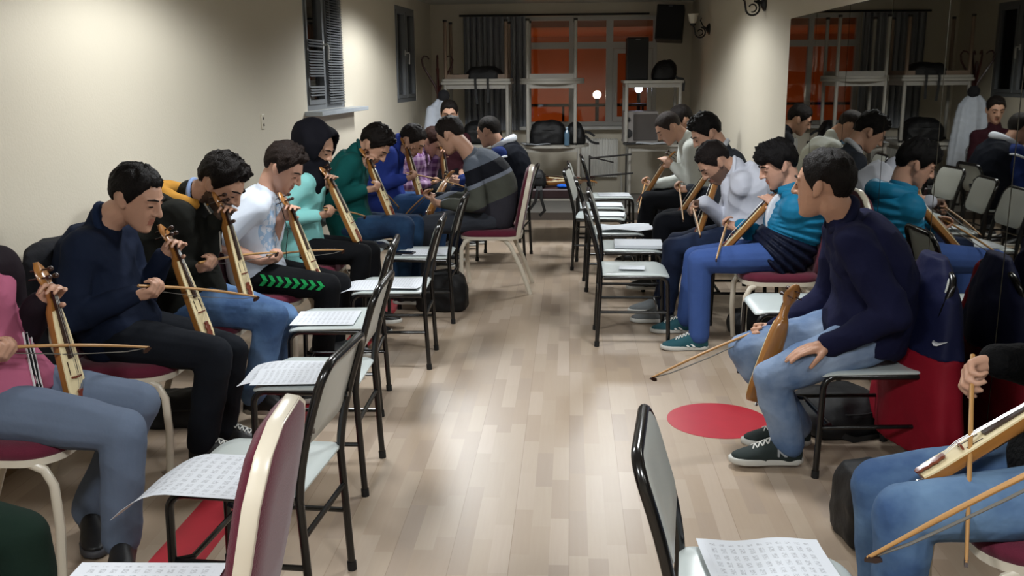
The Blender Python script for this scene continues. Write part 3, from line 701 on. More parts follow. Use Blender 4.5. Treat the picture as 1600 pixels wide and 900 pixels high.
# grey amplifier-like box
t = empty('mini_oven', (bx(996, FY+.35)+.03, TY+.06, Z1), label='grey metal box with two round dials under the upper right table', cat='oven')
M_OVEN = mat('grey_metal_case', '#7d7875', rough=.45)
ww = .40
obj('case', MB().box((0, 0, .18), (ww, .3, .36)), M_OVEN, t, smooth=False, bevel=.01)
obj('door', MB().box((.05, -.155, .18), (ww*.68, .012, .30)), mat('oven_door', '#474240', rough=.3), t, smooth=False, bevel=.006)
for z, r_ in ((.27, .026), (.11, .05)): obj('dial', MB().lathe([(.001, 0), (r_, 0), (r_*.9, .02), (.001, .022)], (-ww/2+.055, -.15, z), 20, Matrix.Rotation(pi/2, 3, 'X')), M_BLK2, t)
# radiators
def radiator(x0, x1, z0, z1, label):
    t = empty('radiator', ((x0+x1)/2, YB, 0), label=label, cat='radiator'); w = x1-x0; mb = MB(); n = int(w/.033); prof = []
    out = []
    for i in range(n*4+1):
        a = i/(n*4)*w-w/2; out.append((a, -.10-(.012 if i % 4 in (1, 2) else 0)))
    out += [(w/2, -.03), (-w/2, -.03)]
    mb.prism(out, (0, 0, z0), (1, 0, 0), (0, 1, 0), Zu, z1-z0); obj('panel', mb, M_WHITE, t, smooth=False)
    mb = MB()
    for k in range(int(w/.03)): mb.box((-w/2+.02+k*.03, -.065, z1+.006), (.012, .08, .012))
    obj('top_grille', mb, M_WHITE, t, smooth=False)
    obj('bracket', MB().box((-w*.3, -.014, (z0+z1)/2), (.04, .03, .3)).box((w*.3, -.014, (z0+z1)/2), (.04, .03, .3)), M_WHITE, t, smooth=False)
    mb = MB(); mb.tube([(w/2+.0, -.065, z0+.05), (w/2+.05, -.065, z0+.05), (w/2+.06, -.065, ZP)], .011, 8); obj('valve_pipe', mb, M_WHITE, t)
zr0, zr1 = .30, P(940, 218, Y=YB-.1).z
radiator(bx(908, YB), bx(965, YB), zr0, zr1, 'white panel radiator right of the central table')
radiator(bx(722, YB), bx(800, YB), zr0, zr1, 'white panel radiator behind the left stack of tables')
# curtain
t = empty('curtain', (0, YB-.09, 0), label='grey pleated curtain covering the left part of the far window', cat='curtain')
cx0, cx1, cz0, cz1 = bx(727, YB-.09), bx(822, YB-.09), P(760, 203, Y=YB).z, P(760, 27, Y=YB).z
n = 110; mb = MB(); fr = [V((cx0+(cx1-cx0)*i/n, .035*sin(i*.62)+.012*sin(i*1.7), 0)) for i in range(n+1)]
ol = [(p.x, p.y-.003) for p in fr]+[(p.x, p.y+.003) for p in fr[::-1]]
for z0, z1 in ((cz0, cz1),): mb.prism(ol, (0, 0, z0), (1, 0, 0), (0, 1, 0), Zu, z1-z0)
obj('fabric', mb, cloth('grey_curtain_cloth', '#9a9da3', bump=.1), t, ang=60)
obj('curtain_rail', MB().tube([(cx0-.05, .0, cz1+.015), (bx(1010, YB), .0, cz1+.015)], .013, 10), M_IRON, t)
# coat rack with a white coat
ct = empty('coat_rack', (P(675, 130, Y=11.1).x+.06, 11.15, ZP), label='dark red bentwood coat rack in the far left corner', cat='coat rack')
M_BENT = mat('dark_red_wood', '#3a120d', rough=.35, var=.25, vscale=20, coat=.3)
zt_ = 1.70-ZP; obj('pole', MB().lathe([(.02, 0), (.024, .2), (.02, .9), (.016, zt_-.12), (.02, zt_-.06), (.008, zt_-.02)], n=14), M_BENT, ct)
for k in range(4):
    a = k*pi/2+.15; e_ = V((cos(a), sin(a), 0)); b0 = V((0, 0, zt_-.35))
    pts = [b0, b0+e_*.03+Zu*.1, b0+e_*.10+Zu*.22, b0+e_*.165+Zu*.33, b0+e_*.175+Zu*.40, b0+e_*.15+Zu*.44, b0+e_*.11+Zu*.43, b0+e_*.09+Zu*.40]
    obj('hook', MB().tube(pts, [.014, .014, .013, .012, .011, .01, .009, .009], 8), M_BENT, ct)
    pts = [V((0, 0, .35)), e_*.08+Zu*.28, e_*.16+Zu*.12, e_*.2+Zu*.0+Zu*.012]
    obj('foot', MB().tube(pts, .013, 8), M_BENT, ct)
mb = MB().tube([V((.17*cos(a), .17*sin(a), .3)) for a in np.linspace(0, 2*pi, 25)], .009, 8, False); obj('umbrella_ring', mb, M_BENT, ct)
cl = ct.location
mb = MB(); rings = []
zc = P(680, 152, Y=11.1).z
for dz, w_, d_ in ((0, .03, .03), (-.04, .09, .06), (-.12, .16, .08), (-.3, .19, .09), (-.6, .22, .10), (-.8, .23, .10)):
    rings.append([V((w_*cos(2*pi*j/28)*(1+.06*sin(j*2.1)), d_*sin(2*pi*j/28)*(1+.25*sin(j*1.57)), zc+dz-ZP)) for j in range(28)])
cr = empty('white_coat', (cl.x+.07, cl.y-.17, ZP), label='white coat hanging on the coat rack behind the person in dark red', cat='coat')
M_COAT = cloth('white_coat_cloth', '#b9c0cc'); organic('coat_body', MB().loft(rings), M_COAT, cr, .014, 2, .006, 14, 3)
organic('sleeve', MB().chain([V((-.13, -.02, zc-.14-ZP)), V((-.17, -.05, zc-.4-ZP)), V((-.16, -.07, zc-.66-ZP))], [.055, .05, .045]), M_COAT, cr, .012, 2)
organic('dark_hood', MB().ell((.02, -.03, zc+.02-ZP), (.07, .06, .07)), mat('dark_hood_cloth', '#15151a', rough=.9), cr, .012, 2)
# low bench with instruments
BX0, BX1 = P(814, 311, Y=8.95).x, P(900, 311, Y=8.95).x
zb = P(850, 296, Y=9.0).z
t = empty('low_bench', ((BX0+BX1)/2, 9.35, 0), label='low dark burgundy bench at the aisle end holding instruments', cat='bench')
bw = BX1-BX0+.1
obj('seat', MB().loft([[V((p[0], p[1], z)) for p in rect_round(bw*k, .66*k, .04, 4)] for z, k in ((zb-.09, .97), (zb-.085, 1), (zb-.012, 1), (zb, .97))]), mat('dark_burgundy_vinyl', '#2a161a', rough=.5), t, ang=30)
obj('edge_rail', MB().box((0, -.325, zb-.1), (bw, .02, .018)), M_TLEG, t, smooth=False)
for sx in (-1, 1):
    for sy in (-1, 1): obj('leg', MB().tube([(sx*bw*.45, sy*.27, 0), (sx*bw*.45, sy*.27, zb-.085)], .016, 10), M_TUBE, t)
bag('black camera bag with long dangling strap on the low bench', .16, .18, .17, (P(840, 290, Y=9.1).x, 9.15, zb), 0,
    [[(.03, -.09, .02), (.035, -.135, -.01), (.04, -.145, -.1), (.07, -.145, -.2), (.02, -.145, -.25)], [(-.0, -.09, .02), (.0, -.135, -.01), (-.02, -.145, -.12), (-.08, -.145, -.2), (-.16, -.145, -.16)]], soft=.6)
t = empty('blue_cloth', (P(889, 300, Y=9.1).x, 9.1, zb), label='small bright blue folded cloth on the low bench', cat='cloth')
organic('fold', MB().ell((0, 0, .018), (.11, .06, .018)).ell((-.06, 0, .02), (.06, .05, .02)), cloth('bright_blue_cloth', '#1d57b8'), t, .01, 2, .003, 30)
# bags on the floor
bag('black backpack with pale mark beneath the seat of the person in faded jeans', .42, .36, .19, (1.22, 4.22, 0), 20, [[(-.15, -.14, .05), (-.05, -.2, .012), (.1, -.19, .012)]], soft=.7)
bag('upright black case on the floor by the nearest right jeans', .17, .26, .27, (P(1352, 850, Z=0).x, P(1352, 850, Z=0).y+.05, 0), 5, soft=.1)
bag('black bag on the floor under the phone chair', .36, .26, .27, (-.88, 6.42, 0), 0, soft=.2)
bag('dark bag under the boy in the teal jacket', .4, .26, .16, (1.18, 5.85, 0), 0, soft=.5)
bag('black sports bag with white scribbled mark under the navy sweater wearer', .38, .24, .15, (P(275, 672, Z=0).x, P(275, 672, Z=0).y+.12, 0), 10, soft=.4)
bag('dark bag on the floor beneath the fourth left chair', .3, .22, .14, (-1.3, 5.05, 0), 20, soft=.5)
# guitar-stand-like folded music stand lying against the radiator
t = empty('folded_stand', (P(945, 245, Y=10.9).x, 10.9, ZP), label='folded metal stand with crossing bars in front of the radiator', cat='stand')
mb = MB()
zA = P(945, 243, Y=10.9).z-ZP
obj('bar', MB().tube([(-.18, 0, zA-.03), (.3, .02, zA+.01)], .010, 8), M_TCAP, t); obj('bar', MB().tube([(-.18, 0, zA-.01), (.1, .03, zA-.08)], .008, 8), M_TCAP, t)
obj('bar', MB().tube([(-.18, 0, zA-.24), (.32, .02, zA-.2)], .010, 8), M_TCAP, t)
for x in (-.17, .24): obj('upright', MB().tube([(x, .01, 0), (x, .012, zA)], .009, 8), M_TCAP, t)
# ------------------------------------------------------------------ kemence (three-string upright fiddle) and bow
M_AMBER = mat('amber_varnished_wood', '#93622f', rough=.28, var=.3, vscale=3, stretch=(30, 30, 2.5), coat=.3)
M_SPRUCE = mat('pale_spruce', '#d9c9a0', rough=.4, var=.06, vscale=4, stretch=(60, 8, 1))
M_DARKW = mat('dark_rosewood', '#2a140c', rough=.3, var=.3, vscale=20)
M_REDW = mat('carved_brown_wood', '#6a2a14', rough=.3, var=.3, vscale=20, coat=.3)
M_STEEL = mat('steel_string', '#b5b5b5', rough=.3, metal=1)
M_STICK = mat('bow_stick_wood', '#a67c4a', rough=.4, var=.25, vscale=4, stretch=(20, 20, 1)); M_HAIRB = mat('bow_hair', '#5a5650', rough=.7)
LK = .56
KW = [(0, .036), (.012, .043), (.05, .0455), (.14, .043), (.25, .037), (.34, .030), (.385, .022), (.41, .015), (.46, .013)]
def kw(z):
    for (a, b), (c, d) in zip(KW, KW[1:]):
        if a <= z <= c: return b+(d-b)*(z-a)/(c-a)
    return KW[-1][1]
def kemence(label):
    t = empty('bowed_lyre', label=label, cat='fiddle', group='upright bowed fiddles')
    zs = [0, .006, .02, .06, .12, .2, .28, .34, .375, .395, .41, .46]; rings = []
    for z in zs:
        w = kw(z); d = .040*(.55 if z == 0 else .8 if z < .01 else 1) if z < .38 else (.032 if z < .4 else .024)
        rings.append([V((x*w, y*d, z)) for x, y in ((1, 0), (.98, -.35), (.9, -.7), (.6, -.93), (0, -1), (-.6, -.93), (-.9, -.7), (-.98, -.35), (-1, 0), (-.4, 0), (.4, 0))])
    obj('bowl', MB().loft(rings), M_AMBER, t, ang=38)
    ol = [(kw(z)*.985, z) for z in np.linspace(.002, .378, 14)]; ol = ol+[(-x, z) for x, z in ol[::-1]]
    sb = obj('soundboard', MB().prism(ol, (0, 0.0, 0), (1, 0, 0), (0, 0, 1), V((0, 1, 0)), .005), M_SPRUCE, t, ang=30)
    mb = MB()
    for sx in (-1, 1): mb.box((sx*.02, .0055, .165), (.004, .0012, .05))
    obj('sound_hole', mb, M_DARKW, sb, smooth=False)
    obj('fingerboard', MB().prism([(-.012, .2), (.012, .2), (.010, .46), (-.010, .46)], (0, .004, 0), (1, 0, 0), (0, 0, 1), V((0, 1, 0)), .008), M_DARKW, t, smooth=False)
    rings = []
    for z, w, yo in ((.445, .013, -.010), (.465, .020, -.012), (.49, .030, -.016), (.515, .031, -.022), (.54, .022, -.03), (.558, .008, -.036)):
        rings.append([V((w*cos(a), yo+.011*sin(a), z)) for a in np.linspace(0, 2*pi, 15)[:-1]])
    pb = obj('pegbox', MB().loft(rings), M_AMBER, t)
    for x, z in ((-.017, .5), (.017, .5), (0, .528)):
        obj('peg', MB().lathe([(.003, -.05), (.0035, .02), (.004, .026), (.009, .032), (.0095, .044), (.004, .05), (.001, .051)], (x, -.018, z), 10, Matrix.Rotation(-pi/2, 3, 'X')), M_DARKW, pb)
    obj('bridge', MB().prism([(-.02, 0), (-.013, 0), (-.008, .008), (.008, .008), (.013, 0), (.02, 0), (.017, .016), (0, .02), (-.017, .016)], (0, .005, .128), (1, 0, 0), (0, 1, 0), Zu, .006), M_REDW, t, smooth=False)
    tp = [(.004, .085), (.014, .08), (.011, .068), (.019, .056), (.012, .042), (.018, .03), (.012, .016), (.016, .004), (.006, -.006)]
    obj('tailpiece', MB().prism(tp+[(-x, z) for x, z in tp[::-1]], (0, .009, 0), (1, 0, 0), (0, 0, 1), V((0, 1, 0)), .008), M_REDW, t, smooth=False, bevel=.002)
    obj('end_button', MB().lathe([(.001, -.02), (.007, -.018), (.007, -.012), (.004, -.008), (.004, .004)], (0, -.014, 0), 12), M_CHROME, t)
    mb = MB()
    for x in (-.009, 0, .009): mb.tube([(x, .016, .08), (x, .025, .131), (x*.7, .014, .455), (x, -.005, .5)], .0009, 5)
    obj('strings', mb, M_STEEL, t)
    return t
def bow(label):
    t = empty('fiddle_bow', label=label, cat='bow', group='fiddle bows')
    pts = [V((.008*sin(pi*s)*1.2, 0, -.02+.60*s)) for s in np.linspace(0, 1, 12)]
    obj('stick', MB().tube(pts, [.0062]*3+[.0058]*6+[.005, .0045, .004], 9), M_STICK, t)
    obj('bow_hair', MB().loft([[V((x-.020*(1-abs(2*s-1))**.3*.8-.004, y, .03+.53*s)) for x, y in ((-.001, -.004), (.001, -.004), (.001, .004), (-.001, .004))] for s in np.linspace(0, 1, 9)]), M_HAIRB, t)
    obj('tip', MB().prism([(.004, .575), (-.01, .56), (-.022, .562), (-.018, .575), (-.002, .59)], (0, -.004, 0), (1, 0, 0), (0, 0, 1), V((0, 1, 0)), .008), M_DARKW, t, smooth=False)
    obj('frog', MB().box((-.008, 0, .035), (.02, .009, .035)), M_DARKW, t, smooth=False, bevel=.002)
    return t
PROTO = {}
def basis(z, yh):
    z = z.normalized(); y = (yh-z*yh.dot(z)).normalized(); return Matrix((y.cross(z), y, z)).transposed()
def put_kemence(b, tp, n, label):
    if 'k' not in PROTO: PROTO['k'] = kemence(label); c = PROTO['k']
    else: c = copy_tree(PROTO['k'])
    d = tp-b; s = max(.92, min(1.12, d.length/LK)); Mx = basis(d, n)
    c.matrix_world = Matrix.Translation(b) @ (Mx.to_4x4()) @ Matrix.Scale(s, 4); c['label'] = label
    return c, Mx, s
def put_bow(a, d, hair, label):
    if 'b' not in PROTO: PROTO['b'] = bow(label); c = PROTO['b']
    else: c = copy_tree(PROTO['b'])
    z = d.normalized(); x = -(hair-z*hair.dot(z)).normalized(); y = z.cross(x)
    c.matrix_world = Matrix.Translation(a) @ Matrix((x, y, z)).transposed().to_4x4(); c['label'] = label; return c

# ------------------------------------------------------------------ people
SKIN = {}
def skin(hexc):
    if hexc not in SKIN:
        m = mat('skin_'+hexc, hexc, rough=.5, var=.1, vscale=14, bump=.06, bscale=120, spec=.35)
        m.node_tree.nodes['Principled BSDF'].inputs['Subsurface Weight'].default_value = .08
        m.node_tree.nodes['Principled BSDF'].inputs['Subsurface Radius'].default_value = (.012, .005, .003); SKIN[hexc] = m
    return SKIN[hexc]
M_LIP = mat('lip_skin', '#96604f', rough=.45)
def hairmat(hexc): return mat('hair_'+hexc, hexc, rough=.55, var=.5, vscale=30, bump=.6, bscale=90, stretch=(3, 3, 1), spec=.12)
M_EYE = mat('eye_dark', '#120c09', rough=.7, spec=.1)
def ik(a, c, la, lb, pole):
    d = c-a; L = d.length; u = d.normalized()
    if L > (la+lb)*.995: k = L/((la+lb)*.995); la *= k; lb *= k
    x = (la*la-lb*lb+L*L)/(2*L); h = sqrt(max(0, la*la-x*x))
    p = pole-u*pole.dot(u)
    return a+u*x+p.normalized()*h
def add_head(mb, H, R, s=1.0, nose=1.0, fat=1.0):
    T = lambda p: H+R @ (V(p)*s)
    mb.ell(T((0, -.012, .03)), (.076*s, .096*s, .086*s), R, 20, 14)
    rings = []
    for z, rx, ry, yc in ((.07, .05, .06, .015), (.045, .066, .078, .008), (.01, .067, .08, .008), (-.025, .064, .078, .010), (-.055, .056, .071, .017), (-.08, .045, .057, .030), (-.1, .030, .036, .049), (-.110, .012, .016, .058)):
        rings.append([T((rx*fat*np.sign(cos(a))*abs(cos(a))**.85, yc+ry*sin(a), z)) for a in np.linspace(0, 2*pi, 21)[:-1]])
    mb.loft(rings)
    mb.chain([T((0, .083, .032)), T((0, .098, .005)), T((0, .109*nose, -.018))], [.009*s, .009*s, .0115*s], 10)
    for x in (-1, 1):
        mb.ell(T((x*.012, .096, -.021)), (.0085*s, .010*s, .008*s), R, 8, 6)
        mb.ell(T((x*.031, .075, .012)), (.0145*s, .011*s, .0085*s), R, 10, 7)
        mb.cap(T((x*.012, .086, .031)), T((x*.047, .071, .030)), .0085*s, .008*s, 8)
        Re = R @ Matrix.Rotation(x*.25, 3, 'Z') @ Matrix.Rotation(.2, 3, 'X')
        mb.ell(T((x*.077, -.010, .002)), (.009*s, .020*s, .033*s), Re, 10, 8)
        mb.ell(T((x*.076, .0, -.02)), (.007*s, .011*s, .014*s), Re, 8, 6)
    mb.chain([T((-.017, .080, -.049)), T((0, .089, -.047)), T((.017, .080, -.049))], [.005*s, .0075*s, .005*s], 8)
    mb.chain([T((-.015, .079, -.059)), T((0, .087, -.0605)), T((.015, .079, -.059))], [.005*s, .008*s, .005*s], 8)
    mb.ell(T((0, .075, -.092)), (.02*s, .016*s, .016*s), R, 10, 7)
def add_hand(mb, w, d, n, side, curl=.9, spread=.1, thumb=.5, s=1.0, curls=None):
    """w wrist, d along the metacarpals, n the way the palm faces, side +1 right / -1 left"""
    d = d.normalized(); n = (n-d*n.dot(d)).normalized(); l = n.cross(d)*side        # l: towards the thumb side
    base = [(.029, .083), (.0095, .088), (-.0095, .084), (-.027, .076)]; Ls = [(.040, .025, .020), (.044, .028, .021), (.041, .026, .02), (.032, .02, .018)]
    for k, (o_, L) in enumerate(base):
        k0 = w+l*o_*.55*s+d*.012*s; k1 = w+(l*o_+d*L)*s
        mb.cap(k0, k1, .0145*s, .0115*s, 10)
        cu = curls[k] if curls else curl; a = 0; p = k1; dirn = d+l*(o_*spread*8)
        for q, (ln, f) in enumerate(zip(Ls[k], (.85, 1.05, .65))):
            a += cu*f; v = (dirn.normalized()*cos(a)+n*sin(a)); q2 = p+v*ln*s
            mb.cap(p, q2, (.0094-.0008*q)*s, (.0088-.0008*q)*s, 9); p = q2
    mb.cap(w, w+d*.05*s, .024*s, .026*s, 10); mb.ell(w+(d*.045+l*.0)*s, (.03*s, .03*s, .03*s)) if False else None
    t0 = w+(l*.018+d*.018)*s; t1 = t0+(l*.030+d*.032+n*.014)*s; td = (d*(.9)+l*(.5-.6*thumb)+n*(.35+.7*thumb)).normalized(); t2 = t1+td*.032*s; t3 = t2+(td+n*.35*thumb-l*.2*thumb).normalized()*.027*s
    mb.chain([t0, t1, t2, t3], [.015*s, .0125*s, .0105*s, .0085*s], 10)
def hair_shell(H, R, s, style, seed):
    c0 = V((0, -.012, .03)); rad = V((.077, .097, .087)); t0 = {'buzz': .006, 'short': .016, 'full': .027, 'fringe': .028, 'quiff': .03}[style]
    na, nr = 64, 16; outer, inner = [], []
    def bound(az):
        a = abs((az+pi) % (2*pi)-pi); front = .078 if style != 'fringe' else .050
        pts = [(0, front), (.5, front+(.002 if style != 'fringe' else -.004)), (.85, .055), (1.1, .022), (1.3, -.012), (1.52, -.008), (1.72, .026), (1.98, .012), (2.25, -.035), (2.6, -.055), (pi, -.060)]
        for (x0, z0), (x1, z1) in zip(pts, pts[1:]):
            if a <= x1: return z0+(z1-z0)*(a-x0)/(x1-x0)
        return -.06
    for i in range(nr+1):
        ro, ri = [], []
        for j in range(na):
            az = 2*pi*j/na; zb = bound(az)+.003*sin(j*2.3+seed); cb = max(-.999, min(.999, (zb-c0.z)/rad.z)); ph = math.acos(cb)*i/nr
            dv = V((sin(ph)*sin(az), sin(ph)*cos(az), cos(ph)))
            nz = mnoise.noise(dv*5+V((seed, 0, 0)))*.45+mnoise.noise(dv*13+V((seed, 3, 0)))*.4+mnoise.noise(V((dv.x*30, dv.y*30, dv.z*9))+V((seed, 3, 0)))*.35
            top = max(0, dv.z)*.6+.4+(.7*max(0, dv.y)*max(0, dv.z) if style in ('quiff', 'full', 'fringe') else 0)
            t = t0*top*(1+nz)*(1 if i < nr-2 else (.8, .5, .25)[i-nr+2])
            p = c0+V((dv.x*rad.x, dv.y*rad.y, dv.z*rad.z))
            if style == 'fringe' and dv.y > .3: t += .006
            ro.append(H+R @ ((p+dv*t)*s)); ri.append(H+R @ ((p-dv*.012)*s))
        outer.append(ro); inner.append(ri)
    return MB().loft(outer+inner[::-1])
def shoe(parent, ank, toe, m, ms, laces=None, extra=None, s=1.0):
    """ank: ankle joint ; toe: horizontal direction ; builds shoe > sole, laces"""
    toe = V((toe.x, toe.y, 0)).normalized(); sd = V((toe.y, -toe.x, 0)); g = V((ank.x, ank.y, ank.z-.085*s))-toe*.055*s
    up = V((0, 0, 1)); mb = MB(); rings = []
    for u, hw, h in ((0, .024, .06), (.02, .036, .088), (.07, .039, .100), (.12, .040, .092), (.17, .046, .068), (.22, .046, .050), (.255, .036, .037), (.275, .016, .028)):
        rings.append([g+(toe*u+sd*(hw*cos(a))+up*(.018+(h-.012)*max(-.05, sin(a))**(.8) if sin(a) > 0 else .018))*s for a in np.linspace(0, 2*pi, 17)[:-1]])
    mb.loft(rings); mb.cap(ank-up*.045*s, ank+up*.0*s, .046*s, .044*s)
    sh = organic('shoe', mb, m, parent, .008, 2)
    ol = []
    for u, hw in ((-.004, .015), (.02, .036), (.08, .036), (.13, .038), (.18, .048), (.23, .048), (.262, .038), (.284, .012)): ol.append((u, hw))
    ol = ol+[(u, -w) for u, w in ol[::-1]]
    obj('sole', MB().loft([[g+(toe*(p[0]*k+.14*(1-k))+sd*p[1]*k+up*z)*s for p in ol] for z, k in ((.0, .97), (.004, 1), (.02, 1), (.024, .96))]), ms, sh, ang=50)
    if laces:
        mb = MB()
        for i in range(5):
            u = .105+.02*i; z = .103-.0085*i; hw = .02
            for k in (-1, 1): mb.tube([g+(toe*(u-.008)+sd*hw*k+up*(z-.004))*s, g+(toe*u+up*(z+.006))*s, g+(toe*(u+.010)-sd*hw*k+up*(z-.008))*s], .003*s, 6)
        obj('laces', mb, laces, sh)
    return sh, g, toe, sd
CLOTH_T = [(-.12, .165, .115), (-.02, .18, .14), (.12, .175, .14), (.3, .165, .132), (.5, .175, .135), (.7, .188, .125), (.84, .186, .104), (.93, .14, .088), (1.0, .072, .066)]
def torso(mb, hip, N, back, lat0, lat1, slouch, k=1.0, e=0.0, t0=-.12, t1=1.0, quilt=0, wid=1.0):
    ctrl = hip.lerp(N, .5)+back*slouch*2; rings = []
    def pt(t):
        return hip*(1-t)**2+ctrl*(2*t*(1-t))+N*t**2 if t >= 0 else hip+(ctrl-hip).normalized()*t*(N-hip).length
    ts = np.linspace(t0, t1, 14 if not quilt else 40)
    for t in ts:
        rx = np.interp(t, [q[0] for q in CLOTH_T], [q[1] for q in CLOTH_T]); ry = np.interp(t, [q[0] for q in CLOTH_T], [q[2] for q in CLOTH_T])
        tg = (pt(min(t+.02, 1))-pt(t-.02)).normalized(); lat = lat0.lerp(lat1, max(0, min(1, t))); lat = (lat-tg*lat.dot(tg)).normalized(); dp = tg.cross(lat)
        q = 1+quilt*abs(sin(t*pi*9))-quilt*.5
        rings.append([pt(t)+lat*((rx*k*wid+e)*q*np.sign(cos(a))*abs(cos(a))**.8)+dp*((ry*k+e)*q*np.sign(sin(a))*abs(sin(a))**.9) for a in np.linspace(0, 2*pi, 25)[:-1]])
    mb.loft(rings); return pt
def person(label, f, hip, neck, head, look, kneeR, kneeL, ankR, ankL, wrR, wrL, dR=None, nR=None, dL=None, nL=None, curlR=1.0, curlL=.8, toeR=None, toeL=None,
           top=None, top_e=.012, sleeve=1.0, quilt=0, top_t0=-.12, top_amp=.006, pants=None, shoes=None, sole=None, laces=None, skinc='#b08872', hair='#120d0b', style='short', beard=False,
           vox=.006, s=1.0, slouch=.06, shd=None, poleR=None, poleL=None, collar=None, hijab=None, seed=0, headup=None, wid=1.0, short_sleeve=False, pant_r=1.0, group=None, sleeve_m=None, nose=1.0, sh_w=.168, fat=1.0, eyes=True, hs=1.08, neck_h=.3):
    f = V(f).normalized(); rt = f.cross(Zu).normalized(); shd = V(shd).normalized() if shd is not None else rt
    root_loc = V((hip.x, hip.y, 0)); O = root_loc
    R3 = lambda p: V(p)-O
    hip, neck, head, kneeR, kneeL, ankR, ankL, wrR, wrL = [R3(p) for p in (hip, neck, head, kneeR, kneeL, ankR, ankL, wrR, wrL)]
    look = V(look).normalized(); hu = V(headup) if headup is not None else Zu+f*.0
    y = look; z = (hu-y*hu.dot(y)).normalized(); x = y.cross(z); R = Matrix((x, y, z)).transposed()
    spine = (neck-hip).normalized(); back = -(f-spine*f.dot(spine)).normalized()
    shR = neck+shd*sh_w*s*wid-spine*.065*s; shL = neck-shd*sh_w*s*wid-spine*.065*s
    la, lb = .285*s, .255*s
    pr = V(poleR) if poleR is not None else (-Zu*1.0-f*.45+rt*.35); pl = V(poleL) if poleL is not None else (-Zu*1.0-f*.45-rt*.35)
    elR = ik(shR, wrR, la, lb, pr); elL = ik(shL, wrL, la, lb, pl)
    hjR, hjL = hip+rt*.095*s, hip-rt*.095*s
    dR = V(dR) if dR is not None else (wrR-elR); dL = V(dL) if dL is not None else (wrL-elL)
    nR = V(nR) if nR is not None else -rt; nL = V(nL) if nL is not None else rt
    tR = V(toeR) if toeR is not None else f; tL = V(toeL) if toeL is not None else f
    # --- the body
    mb = MB(); s0 = s; s = s*hs; add_head(mb, head, R, s, nose, fat)
    nb = head+R @ V((0, -.03, -.055))*s; mb.chain([neck-spine*.04, neck.lerp(nb, .5)+back*.004, nb, head+R @ V((0, -.02, -.01))*s], [.060*s, .055*s, .056*s, .06*s], 16); s = s0
    torso(mb, hip, neck, back, rt, shd, slouch, .75*s, 0, -.06, .95, wid=wid)
    for sh, el, wr in ((shR, elR, wrR), (shL, elL, wrL)):
        mb.chain([neck-spine*.07, sh, sh.lerp(el, .4), el, el.lerp(wr, .35), wr], [.038*s, .042*s, .043*s, .037*s, .038*s, .026*s])
    for hj, kn, an, td in ((hjR, kneeR, ankR, tR), (hjL, kneeL, ankL, tL)):
        mb.chain([hip, hj, hj.lerp(kn, .5), kn, kn.lerp(an, .35), an], [.09*s, .082*s, .07*s, .052*s, .05*s, .033*s])
        td = V((td.x, td.y, 0)).normalized(); mb.chain([an, an+td*.10*s-Zu*.055*s, an+td*.16*s-Zu*.062*s], [.033*s, .021*s, .016*s])
    add_hand(mb, wrR, dR, nR, 1, curlR, s=s*.98) if not isinstance(curlR, (list, tuple)) else add_hand(mb, wrR, dR, nR, 1, s=s*.98, curls=curlR)
    add_hand(mb, wrL, dL, nL, -1, curlL, s=s*.98) if not isinstance(curlL, (list, tuple)) else add_hand(mb, wrL, dL, nL, -1, s=s*.98, curls=curlL)
    sk = skin(skinc); bm_ = skin(beard) if beard else sk
    body = organic('person', mb, [sk, M_LIP, bm_], None, vox, 2)
    me = body.data; n = len(me.polygons); cen = np.empty(n*3, np.float32); me.polygons.foreach_get('center', cen); cen = cen.reshape(-1, 3)
    loc = (cen-np.array(head))@np.array(R)/(s*hs); idx = np.zeros(n, np.int32)
    idx[(np.abs(loc[:, 0]) < .020) & (loc[:, 1] > .076) & (loc[:, 2] < -.0415) & (loc[:, 2] > -.068)] = 1
    if beard: idx[(loc[:, 2] < -.03+.25*np.maximum(0, .03-loc[:, 1])) & (loc[:, 2] > -.125) & (loc[:, 1] > -.015) & (np.abs(loc[:, 0]) < .08) & (idx == 0) & ~((loc[:, 2] > -.032) & (np.abs(loc[:, 0]) < .03)) & (np.abs(loc[:, 0])+np.maximum(0, loc[:, 2]+.05)*1.2 > .0)] = 2
    me.polygons.foreach_set('material_index', idx)
    body.location = O; tag(body, label, 'person', group)
    s0 = s; s = s*hs; T = lambda p: head+R @ (V(p)*s0*hs)
    # --- eyes, brows, hair
    if eyes:
        hm = hairmat(hair)
        for x_ in (-1, 1):
            obj('eye', MB().ell(T((x_*.031, .0835, .0085)), (.0115*s, .0045*s, .0035*s), R @ Matrix.Rotation(-x_*.25, 3, 'Z'), 10, 6), M_EYE, body)
            obj('eyebrow', MB().chain([T((x_*.012, .0935, .034)), T((x_*.03, .090, .0385)), T((x_*.050, .075, .034))], [.0032*s, .0042*s, .0025*s], 8), hm, body)
    if hijab: hijab(body, T, R, s, neck, head, spine, f)
    else: obj('hair', hair_shell(head, R, s, style, seed), hairmat(hair), body, ang=80)
    s = s0
    # --- clothes
    vc = max(vox*1.35, .0075)
